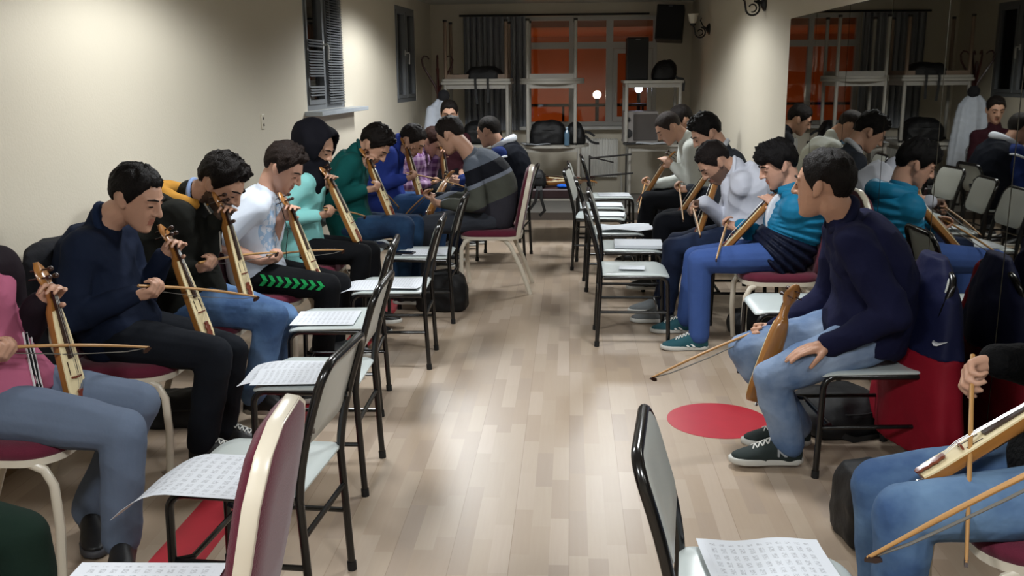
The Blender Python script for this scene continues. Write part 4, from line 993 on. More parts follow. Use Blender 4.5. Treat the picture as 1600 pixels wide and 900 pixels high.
    if top:
        mb = MB(); torso(mb, hip, neck, back, rt, shd, slouch, s, top_e, top_t0, .97, quilt, wid); mb.cap(neck-spine*.06*s, neck.lerp(nb, neck_h)+back*.004, .080*s, .066*s, 18)
        for sh, el, wr in ((shR, elR, wrR), (shL, elL, wrL)):
            mb.cap(hip.lerp(neck, .70)+(sh-neck)*.35, sh-spine*.02, .085*s, (.055+top_e)*s)
            r0_, r1_, r2_ = (.059+top_e)*s*sleeve, (.052+top_e*.7)*s*sleeve, (.036+top_e*.5)*s*sleeve
            if short_sleeve: mb.chain([neck-spine*.05, sh, sh.lerp(el, .75)], [.05*s, r0_, r1_*1.15])
            elif quilt:
                m1, m2 = sh.lerp(el, .0), el
                ps, rs = [neck-spine*.05], [.055*s]
                for a, b, ra, rb in ((sh, el, r0_, r1_), (el, wr, r1_, r2_)):
                    for k in range(13):
                        u = k/13; ps.append(a.lerp(b, u)); rs.append((ra+(rb-ra)*u)*(1+quilt*1.3*abs(sin(u*pi*5.0))-quilt*.4))
                ps.append(wr); rs.append(r2_); mb.chain(ps, rs)
            else:
                mb.chain([neck-spine*.05, sh, sh.lerp(el, .5), el, el.lerp(wr, .4), wr.lerp(el, .0)], [.064*s, r0_, (r0_+r1_)/2*.97, r1_, (r1_+r2_)/2*1.03, r2_])
        organic('top', mb, top, body, vc, 2 if quilt else 6, top_amp, 9, seed)['label'] = 'upper garment'
    if collar:
        mb = MB(); cm, cr_, ch = collar; pts = []; na_ = (nb-neck).normalized(); lat = (shd-na_*shd.dot(na_)).normalized(); dp = lat.cross(na_)*-1
        for a in np.linspace(.3, 2*pi-.3, 24):
            pts.append(neck+na_*(ch+.022-.02*cos(a))+dp*(.064*cos(a))*s+lat*(.068*sin(a))*s)
        mb.tube(pts, cr_, 10); organic('collar', mb, cm, body, .008, 2)
    if pants:
        mb = MB(); pr_ = pant_r
        for hj, kn, an in ((hjR, kneeR, ankR), (hjL, kneeL, ankL)):
            e = .014*s
            mb.chain([hip, hj, hj.lerp(kn, .5), kn, kn.lerp(an, .4), an-(kn-an).normalized()*.0], [.115*s, .098*s*pr_, .088*s*pr_, .071*s*pr_, .068*s*pr_, .062*s*pr_])
        rings = []
        torso(mb, hip, neck, back, rt, shd, slouch, .97*s, .0, -.10, .16, wid=wid)
        organic('trousers', mb, pants, body, vc, 3, top_amp*.8, 8, seed+3)
    if shoes:
        for an, td in ((ankR, tR), (ankL, tL)): shoe(body, an, td, shoes, sole or M_SOLE, laces, s=s)
    G = dict(body=body, O=O, shR=shR, shL=shL, elR=elR, elL=elL, neck=neck, hip=hip, spine=spine, back=back, rt=rt, shd=shd, T=T, R=R, hjR=hjR, hjL=hjL, kneeR=kneeR, kneeL=kneeL, ankR=ankR, ankL=ankL, head=head, wrR=wrR, wrL=wrL, f=f, tR=tR, tL=tL, nax=(nb-neck).normalized())
    return G
M_SOLE = mat('pale_shoe_sole', '#b9b8b2', rough=.6); M_SHOEB = mat('black_shoe', '#0d0d10', rough=.5); M_LACE = mat('white_lace', '#c9c9c4', rough=.8)
def hijab_builder(m):
    def go(body, T, R, s, neck, head, spine, f):
        c0 = V((0, -.015, .02)); rings_o, rings_i = [], []; n = 32
        for i in range(15):
            th = pi*.30+(pi*.995-pi*.30)*i/14; ro, ri = [], []
            for j in range(n):
                a = 2*pi*j/n; dv = V((sin(th)*sin(a), cos(th), sin(th)*cos(a)))
                r_ = V((.120, .150, .138)); bump = .03*max(0, -dv.y)*max(0, dv.z+.4)
                k = 1+(.006*sin(a*5+th*4))/.1
                p = c0+V((dv.x*r_.x*k, dv.y*(r_.y+bump), dv.z*r_.z*k)); ro.append(T(p)); ri.append(T(c0+(p-c0)*.82))
            rings_o.append(ro); rings_i.append(ri)
        mb = MB().loft(rings_o+rings_i[::-1], caps=False)
        # closed shell: join last rings
        k = len(mb.v); nn = len(rings_o+rings_i); mb.f += [(j, (j+1) % n, (nn-1)*n+(j+1) % n, (nn-1)*n+j) for j in range(n)]
        mb.chain([T((0, -.02, -.07)), neck+spine*.02, neck-spine*.05], [.10*s, .11*s, .125*s], 18)
        mb.chain([T((0, .015, -.115)), neck+f*.05-spine*.03, neck+f*.08-spine*.10], [.05*s, .06*s, .05*s], 14)
        organic('headscarf', mb, m, body, .009, 3, .004, 12, 5)
    return go
# ------------------------------------------------------------------ the players
def solve_tip(A, px, py, L, far=True):
    best = None
    for i in range(400):
        Y = A.y + (i/400*.62 if far else -i/400*.62); q = P(px, py, Y=Y); e = abs((q-A).length-L)
        if best is None or e < best[0]: best = (e, q)
    return best[1]
X1 = V((1, 0, 0)); Y1 = V((0, 1, 0))
PEOPLE = {}
def player(key, label, Y, side, neck, head, look, kn, kf, an, af, inst=None, wr=None, tip=None, hipx=None, ilab='', blab='', dk=(.14, .15), fr=.80, inN=None, tipL=.5, far=True, hipz=.55, iY=0, wY=None, hipo=None, f=None, seatrz=None, instw=None, dR=None, nR=None, **k):
    """side +1: left row, facing the aisle to the right ; -1: right row. kn, an near knee/ankle pixels, kf, af the far ones"""
    f = V(f) if f else X1*side
    N, H = P(*neck, Y=Y), P(*head, Y=Y)
    KN, KF = P(*kn, Y=Y-dk[0]), P(*kf, Y=Y+dk[1]); AN, AF = P(*an, Y=Y-dk[0]+.02), P(*af, Y=Y+dk[1])
    for A in (AN, AF): A.z = max(.088, min(A.z, .13))
    hx = hipx if hipx is not None else (KN.x+KF.x)/2-side*.40
    hip = V((hx, Y, hipz))
    near, farr = ('R', 'L') if side > 0 else ('L', 'R')
    kw_ = {'knee'+near: KN, 'knee'+farr: KF, 'ank'+near: AN, 'ank'+farr: AF}
    if inst:
        b, t = P(*inst[0], Y=Y+iY), P(*inst[1], Y=Y+iY+.02)
        n = V(inN) if inN else V((.97, -.2, .2)) if side > 0 else V((-.95, .12, .3))
        if (t-b).length < .5: t = b+(t-b).normalized()*.5
        if instw: t = b+V(instw)
        c, Mx, sc = put_kemence(b, t, n, ilab)
        pos = b+(t-b).normalized()*(LK*sc*fr)
        if 'wrL' not in k:
            if side > 0: wl, dl, nl = pos+V((-.066, .032, -.055)), V((.62, -.12, .62)), V((.35, -1, -.1))
            else: wl, dl, nl = pos+V((.066, -.034, -.055)), V((-.62, .12, .62)), V((-.35, 1, -.1))
            k.update(wrL=wl, dL=dl, nL=nl, curlL=(.45, .7, .8, .9))
    if wr:
        w = P(*wr, Y=wY if wY is not None else Y-.16*side)
        k['wrR'] = w
        d_ = V(dR) if dR else V((.95*side, .15, .1)); n_ = V(nR) if nR else V((0, .55*side, .83))
        k.update(dR=d_, nR=n_, curlR=(.9, 1.1, 1.2, 1.25))
        if tip:
            dn = d_.normalized(); nn = (n_-dn*n_.dot(dn)).normalized()
            A = w+dn*.082+nn*.024
            B = solve_tip(A, *tip, tipL, far); dd = (B-A).normalized()
            put_bow(A-dd*.05, dd, V((0, 0, -1)) if abs(dd.z) < .8 else V((-side, 0, 0)), blab)
    g = person(label, f, hip, N, H, look, k.pop('kneeR', kw_.get('kneeR')), k.pop('kneeL', kw_.get('kneeL')), kw_['ankR'], kw_['ankL'], **k)
    PEOPLE[key] = g; g['hipw'] = hip; g['Y'] = Y
    print('PERSON', key, 'hip', [round(x, 2) for x in hip], 'spine %.2f' % (N-hip).length, 'neck-head %.2f' % (H-N).length,
          'thigh %.2f %.2f' % ((g['hjR']-g['kneeR']).length, (g['hjL']-g['kneeL']).length), 'shin %.2f %.2f' % ((g['kneeR']-g['ankR']).length, (g['kneeL']-g['ankL']).length),
          'arm %.2f %.2f' % ((g['shR']-g['wrR']).length, (g['shL']-g['wrL']).length), 'kz %.2f %.2f hz %.2f' % (g['kneeR'].z, g['kneeL'].z, g['head'].z))
    return g
def chair_for(kind, g, side, label, group, dx=.02, rz=0, dy=0):
    h = g['hipw']; return place(kind, h.x+side*dx, h.y+dy, (-90 if side > 0 else 90)+rz, label, group)

NV = 'SC'
# ---- left row
g = player('L0', 'person in pink shirt and dark jacket with slate trousers at the left edge', 2.9, 1, (-66, 405), (-62, 305), (.93, -.1, -.3), (192, 672), (218, 628), (190, 840), (140, 795),
    [(130, 642), (70, 415)], (-40, 562), (190, 543), ilab='fiddle held by the person in the pink shirt', blab='fiddle bow held level by the person in the pink shirt', vox=.0055,
    top=cloth('pink_shirt', '#9c546d'), top_e=.008, pants=cloth('slate_trousers', '#5b6679', var=.1), shoes=M_SHOEB, sole=mat('dark_sole', '#3b3b40'), seed=1, iY=.05, tipL=.42, toeR=(.35, -.9, 0), toeL=(.5, -.85, 0))
b = g['body']
mb = MB(); torso(mb, g['hip']+g['back']*.035, g['neck']+g['back']*.03, g['back'], g['rt'], g['shd'], .06, 1, .022, -.1, .95)
for sh, el, wr in ((g['shR'], g['elR'], g['wrR']), (g['shL'], g['elL'], g['wrL'])): mb.chain([g['neck']-g['spine']*.05, sh, sh.lerp(el, .5), el, el.lerp(wr, .4), wr], [.055, .082, .074, .062, .058, .045])
organic('jacket', mb, cloth('dark_plum_jacket', '#1b1319'), b, .009, 3, .006, 9, 2)['label'] = 'dark open jacket'
bpy.context.view_layer.update()
def strip_on(target, pts, w, m, name, parent, th=.004):
    # a flat band laid on a garment, following its surface
    from mathutils.bvhtree import BVHTree
    me = target.data; bv = BVHTree.FromPolygons([v.co.copy() for v in me.vertices], [tuple(p.vertices) for p in me.polygons]); o_ = V((0, 0, CAM_H))-PEOPLE['L0']['O']; rings = []
    for px, py in pts:
        h, n, _, _ = bv.ray_cast(o_, ray(px, py).normalized())
        if h is None: continue
        sdv = V((1, 0, .25)); sdv = (sdv-n*sdv.dot(n)).normalized()
        rings.append([h+sdv*w+n*th, h-sdv*w+n*th, h-sdv*w-n*th, h+sdv*w-n*th])
    if len(rings) > 1: obj(name, MB().loft(rings), m, parent, smooth=False)
top0 = [c for c in b.children if c.name.startswith('top')][0]
M_RBW, M_RBK = cloth('white_ribbon', '#c9c5c6'), cloth('black_ribbon', '#141316')
strip_on(top0, [(40+.22*k*4, 520+k*4) for k in range(0, 24)], .020, M_RBK, 'ribbon', b)
for q in (-.011, 0, .011): strip_on(top0, [(40+.22*k*4+q*500, 520+k*4) for k in range(0, 24)], .0022, M_RBW, 'ribbon_stripe', b, .0065)
chair_for('b', g, 1, 'burgundy banquet chair under the person in slate trousers', G3)
g = player('L1', 'person in navy sweater and black trousers bending over a fiddle', 3.72, 1, (152, 352), (213, 310), (.92, -.17, -.42), (335, 552), (362, 548), (316, 690), (348, 672),
    [(328, 530), (262, 357)], (207, 462), (372, 461), ilab='fiddle held by the person in the navy sweater', blab='fiddle bow drawn by the person in the navy sweater', vox=.0055, iY=.06,
    top=cloth('navy_sweater', '#121a2c'), top_amp=.007, pants=cloth('black_navy_trousers', '#12151b'), shoes=M_SHOEB, sole=M_SOLE, laces=M_LACE, collar=(cloth('navy_collar', '#16223a'), .016, .012), seed=3, hair='#100c0b', tipL=.42)
cL1 = chair_for('b', g, 1, 'burgundy banquet chair under the person in the navy sweater', G3)
t = empty('draped_jacket', cL1.location, 0, 'dark grey padded jacket hung over the chair back behind the navy sweater', 'jacket')
rings = [[V((-.285+.06*(.9-z)+d_*cos(a), (h_+.012*sin(7*a))*sin(a), z)) for a in np.linspace(0, 2*pi, 37)[:-1]] for z, h_, d_ in ((.945, .12, .04), (.92, .2, .06), (.85, .23, .075), (.7, .24, .085), (.55, .245, .09), (.42, .25, .085))]
organic('jacket_body', MB().loft(rings), cloth('dark_grey_padding', '#26272c', bump=.5), t, .011, 2, .006, 11, 6)
g = player('L2', 'bearded person in dark jacket with mustard hood lining and blue jeans', 4.3, 1, (292, 308), (345, 288), (.74, -.12, -.66), (425, 492), (442, 494), (398, 612), (425, 600),
    [(390, 467), (350, 323)], (298, 420), (413, 397), ilab='fiddle held by the bearded person with the mustard hood', blab='fiddle bow of the bearded person with the mustard hood', vox=.006, iY=-.09,
    top=cloth('black_green_jacket', '#191a17'), top_e=.02, top_amp=.008, pants=denim('mid_blue_jeans', '#3a5379', '#5f7da3'), shoes=M_SHOEB, seed=4, style='full', beard='#4b3a30', tipL=.42)
b = g['body']; n_, bk, sd = g['neck'], g['back'], g['shd']
mb = MB(); pts = [n_+g['spine']*(-.0-.03*cos(a))+bk*(-.10*cos(a)+.015)+sd*(.108*sin(a)) for a in np.linspace(.55, 2*pi-.55, 24)]
mb.tube(pts, [.026+.02*sin(pi*i/23) for i in range(24)], 10); organic('hood_lining', mb, cloth('mustard_lining', '#b07f36'), b, .009, 2, .004, 20, 1)['label'] = 'mustard hood lining'
mb = MB(); na_ = g['nax']; dp_ = (bk-na_*bk.dot(na_)).normalized(); pts = [n_+na_*(.035-.02*cos(a))+dp_*(-.068*cos(a))+sd*(.070*sin(a)) for a in np.linspace(.4, 2*pi-.4, 24)]
mb.tube(pts, .012, 8); organic('shirt_collar', mb, cloth('pale_blue_shirt', '#7f93b8'), b, .007, 2)['label'] = 'pale blue shirt collar'
mb = MB(); pts = [n_+g['spine']*(-.005-.03*cos(a))+bk*(-.135*cos(a)+.03)+sd*(.135*sin(a)) for a in np.linspace(1.2, 2*pi-1.2, 20)]
mb.tube(pts, [.02+.035*sin(pi*i/19) for i in range(20)], 10); organic('hood', mb, M_HOOD if False else cloth('black_green_jacket', '#191a17'), b, .01, 2)
mb = MB()
for q in (-1, 1): mb.tube([n_-bk*.10+sd*.05*q-g['spine']*.02, n_-bk*.165+sd*.055*q-g['spine']*.12, n_-bk*.17+sd*.06*q-g['spine']*.24], .004, 6)
obj('hood_cord', mb, mat('pale_cord', '#a7a39a', rough=.8), b)
chair_for('b', g, 1, 'burgundy banquet chair under the bearded person in jeans', G3)
g = player('L3', 'boy in white T-shirt and black track trousers with green chevrons playing a fiddle', 4.95, 1, (417, 299), (443, 264), (.8, -.12, -.56), (512, 447), (530, 444), (503, 535), (522, 530),
    [(500, 442), (449, 312)], (408, 408), (517, 392), ilab='fiddle held by the boy in the white T-shirt', blab='fiddle bow of the boy in the white T-shirt', vox=.006, s=.95, iY=-.09, hipz=.54,
    top=cloth('white_tee', '#b9c3d2', var=.05), top_e=.012, short_sleeve=True, neck_h=.02, pants=cloth('black_track_cloth', '#0e0f12'), shoes=M_SHOEB, seed=6, style='full', hair='#1d1512', skinc='#b98f7b', tipL=.42, poleR=(-.5, -.3, -1))
b = g['body']; tr = [c for c in b.children if c.name.startswith('trousers')][0]
M_GREEN = cloth('green_chevron_print', '#1f8a4a')
for i in range(8):
    u = .22+.105*i; c = g['hjR'].lerp(g['kneeR'], u); d = (g['kneeR']-g['hjR']).normalized(); nn = V((0, -1, .25)); nn = (nn-d*nn.dot(d)).normalized(); up = d.cross(nn); r_ = (.098+(.070-.098)*u)*.95
    mb = MB(); rings = []
    def cp(a, o, e): return c+d*o+(nn*cos(a)+up*sin(a))*(r_+e)
    ol = [(-.32, -.018), (0, .006), (.32, -.018), (.32, .004), (0, .028), (-.32, .004)]
    A_ = [cp(a+.05, o, .008) for a, o in ol]; B_ = [cp(a+.05, o, -.02) for a, o in ol]
    mb.add(A_+B_, [(0, 1, 4, 5), (1, 2, 3, 4), (7, 6, 11, 10), (8, 7, 10, 9)]+[(i_, (i_+1) % 6, 6+(i_+1) % 6, 6+i_) for i_ in range(6)])
    obj('chevron', mb, M_GREEN, tr, smooth=False)
fr_ = g['hip'].lerp(g['neck'], .62)
tp_ = [c for c in b.children if c.name.startswith('top')][0]; m_, nt, bb_ = new_mat('printed_white_tee')
tc = nt.nodes.new('ShaderNodeTexCoord'); vm = nt.nodes.new('ShaderNodeVectorMath'); vm.operation = 'DISTANCE'; nt.links.new(tc.outputs['Object'], vm.inputs[0]); vm.inputs[1].default_value = fr_-g['back']*.12+g['rt']*.06
nz = nt.nodes.new('ShaderNodeTexNoise'); nz.inputs['Scale'].default_value = 38; nz.inputs['Detail'].default_value = 3; nt.links.new(tc.outputs['Object'], nz.inputs['Vector'])
fac = mth(nt, 'MULTIPLY', mth(nt, 'LESS_THAN', vm.outputs['Value'], .14), mth(nt, 'GREATER_THAN', nz.outputs['Fac'], .50))
nt.links.new(mixc(nt, mth(nt, 'MULTIPLY', fac, .75), lin('#c3cbd8'), lin('#7ea3c8')), bb_.inputs['Base Color']); bb_.inputs['Roughness'].default_value = .9; tp_.data.materials[0] = m_
mb = MB(); rings = []
Tc = fr_-g['back']*.155
cr_ = g['neck']-g['spine']*.0
obj('earphone_cord', MB().tube([g['neck']-g['back']*.07+g['rt']*.04, fr_-g['back']*.16+g['rt']*.10, fr_-g['back']*.155+g['rt']*.09-g['spine']*.1, g['hip']-g['back']*.17+g['rt']*.1+g['spine']*.12], .0022, 6), M_TCAP, b)
chair_for('b', g, 1, 'burgundy banquet chair under the boy in the white T-shirt', G3)
g = player('L4', 'person in black headscarf and mint top playing a fiddle', 5.7, 1, (486, 268), (495, 231), (.82, -.2, -.5), (565, 396), (580, 392), (556, 472), (574, 468),
    [(562, 377), (514, 275)], (494, 337), (560, 336), ilab='fiddle held by the person in the black headscarf', blab='fiddle bow of the person in the black headscarf', vox=.007, s=.95, iY=-.09, sh_w=.16,
    top=cloth('mint_knit', '#7fbdbb', var=.06), pants=cloth('black_leggings', '#0b0c0f'), pant_r=.92, shoes=M_SHOEB, hijab=hijab_builder(cloth('black_scarf', '#0b0b12', bump=.15)), top_t0=-.2, seed=7, skinc='#ad8670', tipL=.42)
chair_for('b', g, 1, 'burgundy banquet chair under the person in the black headscarf', G3)
g = player('L5', 'person in teal green shirt and dark jeans stooped over a fiddle', 6.5, 1, (556, 238), (585, 227), (.62, -.15, -.75), (632, 352), (648, 350), (626, 425), (642, 420),
    [(614, 338), (582, 262)], (568, 297), (616, 317), ilab='fiddle held by the person in the teal shirt', blab='fiddle bow of the person in the teal shirt', vox=.0075, iY=-.09,
    top=cloth('teal_shirt', '#0e4a48', var=.2), pants=denim('dark_jeans', '#14263f', '#23405f'), shoes=M_SHOEB, collar=(cloth('teal_collar', '#0d3f40'), .014, .01), seed=8, style='full', tipL=.42)
chair_for('s', g, 1, 'white black-framed chair under the person in the teal shirt', G4)
g = player('L6', 'person in royal blue hooded sweatshirt and jeans playing a fiddle', 7.75, 1, (614, 228), (643, 221), (.7, -.1, -.62), (676, 318), (690, 316), (668, 390), (684, 386),
    [(660, 310), (644, 256)], (630, 279), (717, 290), ilab='fiddle held by the person in the blue sweatshirt', blab='fiddle bow of the person in the blue sweatshirt', vox=.008, iY=-.09,
    top=cloth('royal_blue_fleece', '#25367f'), top_e=.018, pants=denim('mid_jeans_b', '#22406b', '#38598a'), shoes=M_SHOEB, collar=(cloth('royal_blue_hood', '#2a3c8c'), .034, .015), seed=9, style='short', hair='#1b1614', tipL=.45)
chair_for('s', g, 1, 'white black-framed chair under the person in the blue sweatshirt', G4)
def plaid(name, h1, h2):
    m, nt, b_ = new_mat(name); tc = nt.nodes.new('ShaderNodeTexCoord'); sp = nt.nodes.new('ShaderNodeSeparateXYZ'); nt.links.new(tc.outputs['Object'], sp.inputs[0])
    a = mth(nt, 'GREATER_THAN', mth(nt, 'FRACT', mth(nt, 'MULTIPLY', sp.outputs['Z'], 14)), .6); c = mth(nt, 'GREATER_THAN', mth(nt, 'FRACT', mth(nt, 'MULTIPLY', mth(nt, 'ADD', sp.outputs['X'], sp.outputs['Y']), 12)), .6)
    nt.links.new(mixc(nt, mth(nt, 'MULTIPLY', mth(nt, 'ADD', a, c), .5), lin(h1), lin(h2)), b_.inputs['Base Color']); b_.inputs['Roughness'].default_value = .9; return m
g = player('L7', 'person in purple checked shirt half hidden behind the striped sweater', 8.85, 1, (655, 236), (676, 222), (.72, -.25, -.55), (716, 300), (726, 300), (708, 370), (722, 368),
    [(702, 308), (694, 247)], (668, 288), (720, 281), ilab='fiddle held by the person in the purple checked shirt', blab='fiddle bow of the person in the purple checked shirt', vox=.0085, iY=-.09,
    top=plaid('purple_check', '#5a3560', '#a58aa6'), pants=cloth('dark_trousers_b', '#14161c'), shoes=M_SHOEB, seed=10, hair='#2a1712', tipL=.42)
chair_for('s', g, 1, 'white black-framed chair under the person in the purple checked shirt', G4)
# ---- far end, facing the camera
Yf = 10.0; hp = P(699, 270, Y=Yf); hp.z = .55
def simple(key, label, hip, neck, head, look, f, **k):
    f = V(f).normalized(); rt = f.cross(Zu)
    kd = k.pop('kdz', -.02); kR, kL = hip+f*.42+rt*.14+Zu*kd, hip+f*.42-rt*.14+Zu*kd
    aR, aL = hip+f*.44+rt*.13, hip+f*.44-rt*.13; aR.z = aL.z = .09
    k.setdefault('wrR', kR-f*.12+Zu*.10); k.setdefault('wrL', kL-f*.12+Zu*.10)
    k.setdefault('dR', f-Zu*.2); k.setdefault('dL', f-Zu*.2); k.setdefault('nR', -Zu); k.setdefault('nL', -Zu)
    g = person(label, f, hip, neck, head, look, kR, kL, aR, aL, **k); g['hipw'] = hip; PEOPLE[key] = g; return g
g = simple('L8', 'person with dark hair in dark red jacket sitting by the coat rack, facing the camera', hp, P(700, 208, Y=Yf), P(702, 178, Y=Yf), (.1, -.95, -.3), (.15, -1, 0), vox=.0085,
    top=cloth('dark_red_jacket', '#2a0f16'), pants=cloth('black_trousers_c', '#0d0d10'), shoes=M_SHOEB, seed=11)
place('s', hp.x-.01, hp.y+.03, 188, 'white black-framed chair under the person by the coat rack', G4)
# ---- aisle side of the left group
M_STRIPE = bands('striped_knit', [(0, '#2b2a31'), (.678, '#44463f'), (.834, '#6a707c'), (.867, '#0b0d15'), (.975, '#525964')], skew=-.4)
g = player('L9', 'person in striped grey and navy sweater on a burgundy chair, facing away to the left', 7.05, -1, (737, 244), (704, 212), (-.8, .32, -.5), (664, 352), (672, 348), (655, 432), (668, 425),
    [(668, 334), (692, 268)], (686, 308), (628, 342), ilab='fiddle held low by the person in the striped sweater', blab='fiddle bow of the person in the striped sweater', vox=.007, hipx=-.56, iY=.02, wY=7.1, far=True, slouch=.10, instw=(.12, .40, .28), inN=(-.9, .2, .3),
    wrL=P(696, 319, Y=6.86), dL=(-.9, .1, .1), nL=(0, .8, .6), curlL=.9, neck_h=.1, top=M_STRIPE, pants=cloth('dark_grey_trousers', '#33363d'), shoes=M_SHOEB, seed=12, hair='#1a1412', style='short', tipL=.45)
b = g['body']; w = g['wrL']; d = (g['elL']-w).normalized()
obj('wristwatch', MB().tube([w+d*.03+V((.0, .034*cos(a), .034*sin(a))) for a in np.linspace(0, 2*pi, 15)], .007, 6), M_TCAP, b)
place('b', g['hipw'].x-.02, 7.07, 90, 'burgundy banquet chair with cream frame under the striped sweater wearer', G3)
M_VEST = bands('navy_vest', [(0, '#10131b'), (.6, '#10131b')])
g = player('L10', 'person in navy vest with white hood and blue sleeves, back to the aisle', 8.3, -1, (781, 229), (764, 206), (-.85, .38, -.28), (716, 300), (722, 298), (712, 368), (718, 366), None, None, None, vox=.008, hipx=P(790, 300, Y=8.3).x, slouch=.08,
    wrR=P(722, 280, Y=8.45), wrL=P(725, 284, Y=8.1), dR=(-1, 0, 0), dL=(-1, 0, 0), nR=(0, -.5, .5), nL=(0, .5, .5), top=cloth('blue_sleeves', '#1b2a5c'), top_e=.024, pants=denim('dark_jeans_c', '#141d33', '#1f2d48'), shoes=M_SHOEB, style='buzz', hair='#1e1a18', seed=13, skinc='#b08872')
b = g['body']; n_, bk, sd = g['neck'], g['back'], g['shd']
mb = MB(); torso(mb, g['hip'], g['neck'], g['back'], g['rt'], g['shd'], .08, 1, .042, -.12, .97); organic('vest', mb, cloth('navy_padded_vest', '#10131c'), b, .01, 3, .006, 12, 4)
mb = MB(); pts = [n_+g['spine']*(.03-.03*cos(a))+bk*(-.095*cos(a)+.03)+sd*(.10*sin(a)) for a in np.linspace(.5, 2*pi-.5, 24)]
mb.tube(pts, [.018+.016*sin(pi*i/23) for i in range(24)], 10); organic('hood', mb, cloth('white_hood_lining', '#c6cbd4'), b, .009, 2)['label'] = 'white hood'
for q in (-1, 1):
    sh, el = (g['shR'], g['elR']) if q > 0 else (g['shL'], g['elL']); ax = (el-sh).normalized()
    obj('shoulder_piping', MB().tube([sh+sd*q*.02+ax*.02+(bk*cos(a)+(sd*q)*sin(a))*.078+g['spine']*.012*sin(a*2) for a in np.linspace(-.3, 2.2, 12)], .009, 8), cloth('white_piping', '#c9ced6'), b)
place('s', g['hipw'].x-.02, 8.32, 84, 'white black-framed chair under the person in the navy vest', G4)

# ---- right row
JW = denim('washed_jeans', '#4d6384', '#8d9db4', 4)
gR1 = player('R1', 'person in navy jacket and faded jeans turning away, resting a hand on the thigh', 3.84, -1, (1322, 345), (1287, 291), (-.80, .58, -.06), (1205, 590), (1164, 548), (1232, 690), (1246, 664),
    [(1180, 626), (1239, 441)], (1216, 514), (1028, 586), ilab='fiddle standing on the knee of the person in faded jeans, back outward', blab='fiddle bow pointing down to the floor from the person in faded jeans', vox=.005, hipx=1.19, s=1.04, iY=.06, wY=4.02,
    inN=(-.35, .93, 0), wrL=P(1296, 540, Y=3.66), dL=(-.92, -.1, -.12), nL=(.0, .1, -1), curlL=.25, dR=(-.75, .1, -.15), nR=(-.1, -.8, .3), far=False, tipL=.5, slouch=.07, shd=(.12, 1, 0), poleL=(.8, -.4, -.5), poleR=(.5, .4, -1),
    top=cloth('navy_jacket_cloth', '#13152f', bump=.3), top_e=.018, top_amp=.009, pants=JW, shoes=mat('dark_green_suede', '#12201f', rough=.8), sole=M_SOLE, laces=M_LACE, collar=(cloth('navy_jacket_collar', '#111329'), .022, .01), seed=14, hair='#15100e', style='short', skinc='#aa8068', dk=(.12, .16))
gR1k = [o for o in bpy.data.objects if o.get('label', '').startswith('fiddle standing on the knee')][0]
gR1k.matrix_world = gR1k.matrix_world @ Matrix.Diagonal((1.28, .95, 1, 1))
for q in ('L', 'R'):
    sh_ = [c for c in gR1['body'].children if c.name.startswith('shoe')]
for sh_, an in zip(sh_, (gR1['ankR'], gR1['ankL'])):
    toe = V((-1, 0, 0)); sd_ = V((0, -1, 0)); g0 = V((an.x, an.y, an.z-.085))-toe*.055; mb = MB()
    N2 = [(-.02, 0), (-.012, 0), (-.012, .018), (.008, 0), (.018, 0), (.018, .03), (.010, .03), (.010, .012), (-.010, .03), (-.02, .03)]
    mb.prism(N2, g0+toe*.085+sd_*.034+Zu*.036, toe*-1, (toe*.0+Zu*.97+sd_*-.2), sd_, .014)
    obj('letter', mb, mat('grey_letter', '#8c9092', rough=.6), sh_, smooth=False)
cR1 = chair_for('s', gR1, -1, 'white black-framed chair under the person in faded jeans, jacket over its back', G4, rz=4)
gR2 = player('R2', 'boy in teal quilted jacket and blue trousers playing a fiddle', 5.55, -1, (1236, 300), (1216, 259), (-.86, -.08, -.42), (1093, 408), (1086, 402), (1092, 530), (1072, 502),
    [(1124, 393), (1192, 320)], (1158, 354), (1122, 396), ilab='fiddle held slanting by the boy in the teal jacket', blab='fiddle bow of the boy in the teal jacket', vox=.0052, s=.97, hipx=1.2, iY=.02, wY=5.68, far=False, tipL=.45, inN=(-.95, .1, .35),
    top=cloth('teal_quilted_nylon', '#17688c', rough=.5), top_e=.026, quilt=.17, top_amp=.0, top_t0=-.2, pants=cloth('blue_cotton_trousers', '#3a528a', var=.15), shoes=mat('teal_suede', '#0f4650', rough=.8), sole=M_SOLE, laces=M_LACE, seed=15, style='fringe', hair='#0d0b0c', skinc='#b98f7b', dk=(.12, .28))
b = gR2['body']; 
mb = MB(); torso(mb, gR2['hip'], gR2['neck'], gR2['back'], gR2['rt'], gR2['shd'], .06, .97, .033, -.22, .34, .17); organic('jacket_hem', mb, cloth('navy_quilted_nylon', '#0f1426', rough=.5), b, .008, 2)['label'] = 'navy lower part of the quilted jacket'
n_ = gR2['neck']; fw = -gR2['back']; sp_ = gR2['spine']; sd = gR2['shd']
mb = MB()
for i in range(1):
    mb.loft([[n_*(1-t)+gR2['hip']*t+fw*(.066+.062*sin(pi*min(1, t*1.3))**.7)+sd*(x+-.02)+fw*(-abs(x)*.35+z) for x, z in ((-.022, 0), (.022, 0), (.022, -.05), (-.022, -.05))] for t in np.linspace(.06, .75, 10)])
organic('shirt_front', mb, cloth('white_shirt_front', '#c4c8d0'), b, .008, 2)['label'] = 'white shirt showing in the open jacket'
mb = MB().tube([n_+sp_*(.02-.02*cos(a))+gR2['back']*(-.085*cos(a)+.01)+sd*(.092*sin(a)) for a in np.linspace(.4, 2*pi-.4, 22)], .03, 10); organic('collar', mb, cloth('teal_quilted_nylon', '#17688c'), b, .009, 2)
pts = [n_+sp_*(.0-.03*cos(a))+gR2['back']*(-.10*cos(a)+.025)+sd*(.115*sin(a)) for a in np.linspace(.7, 2*pi-.7, 24)]
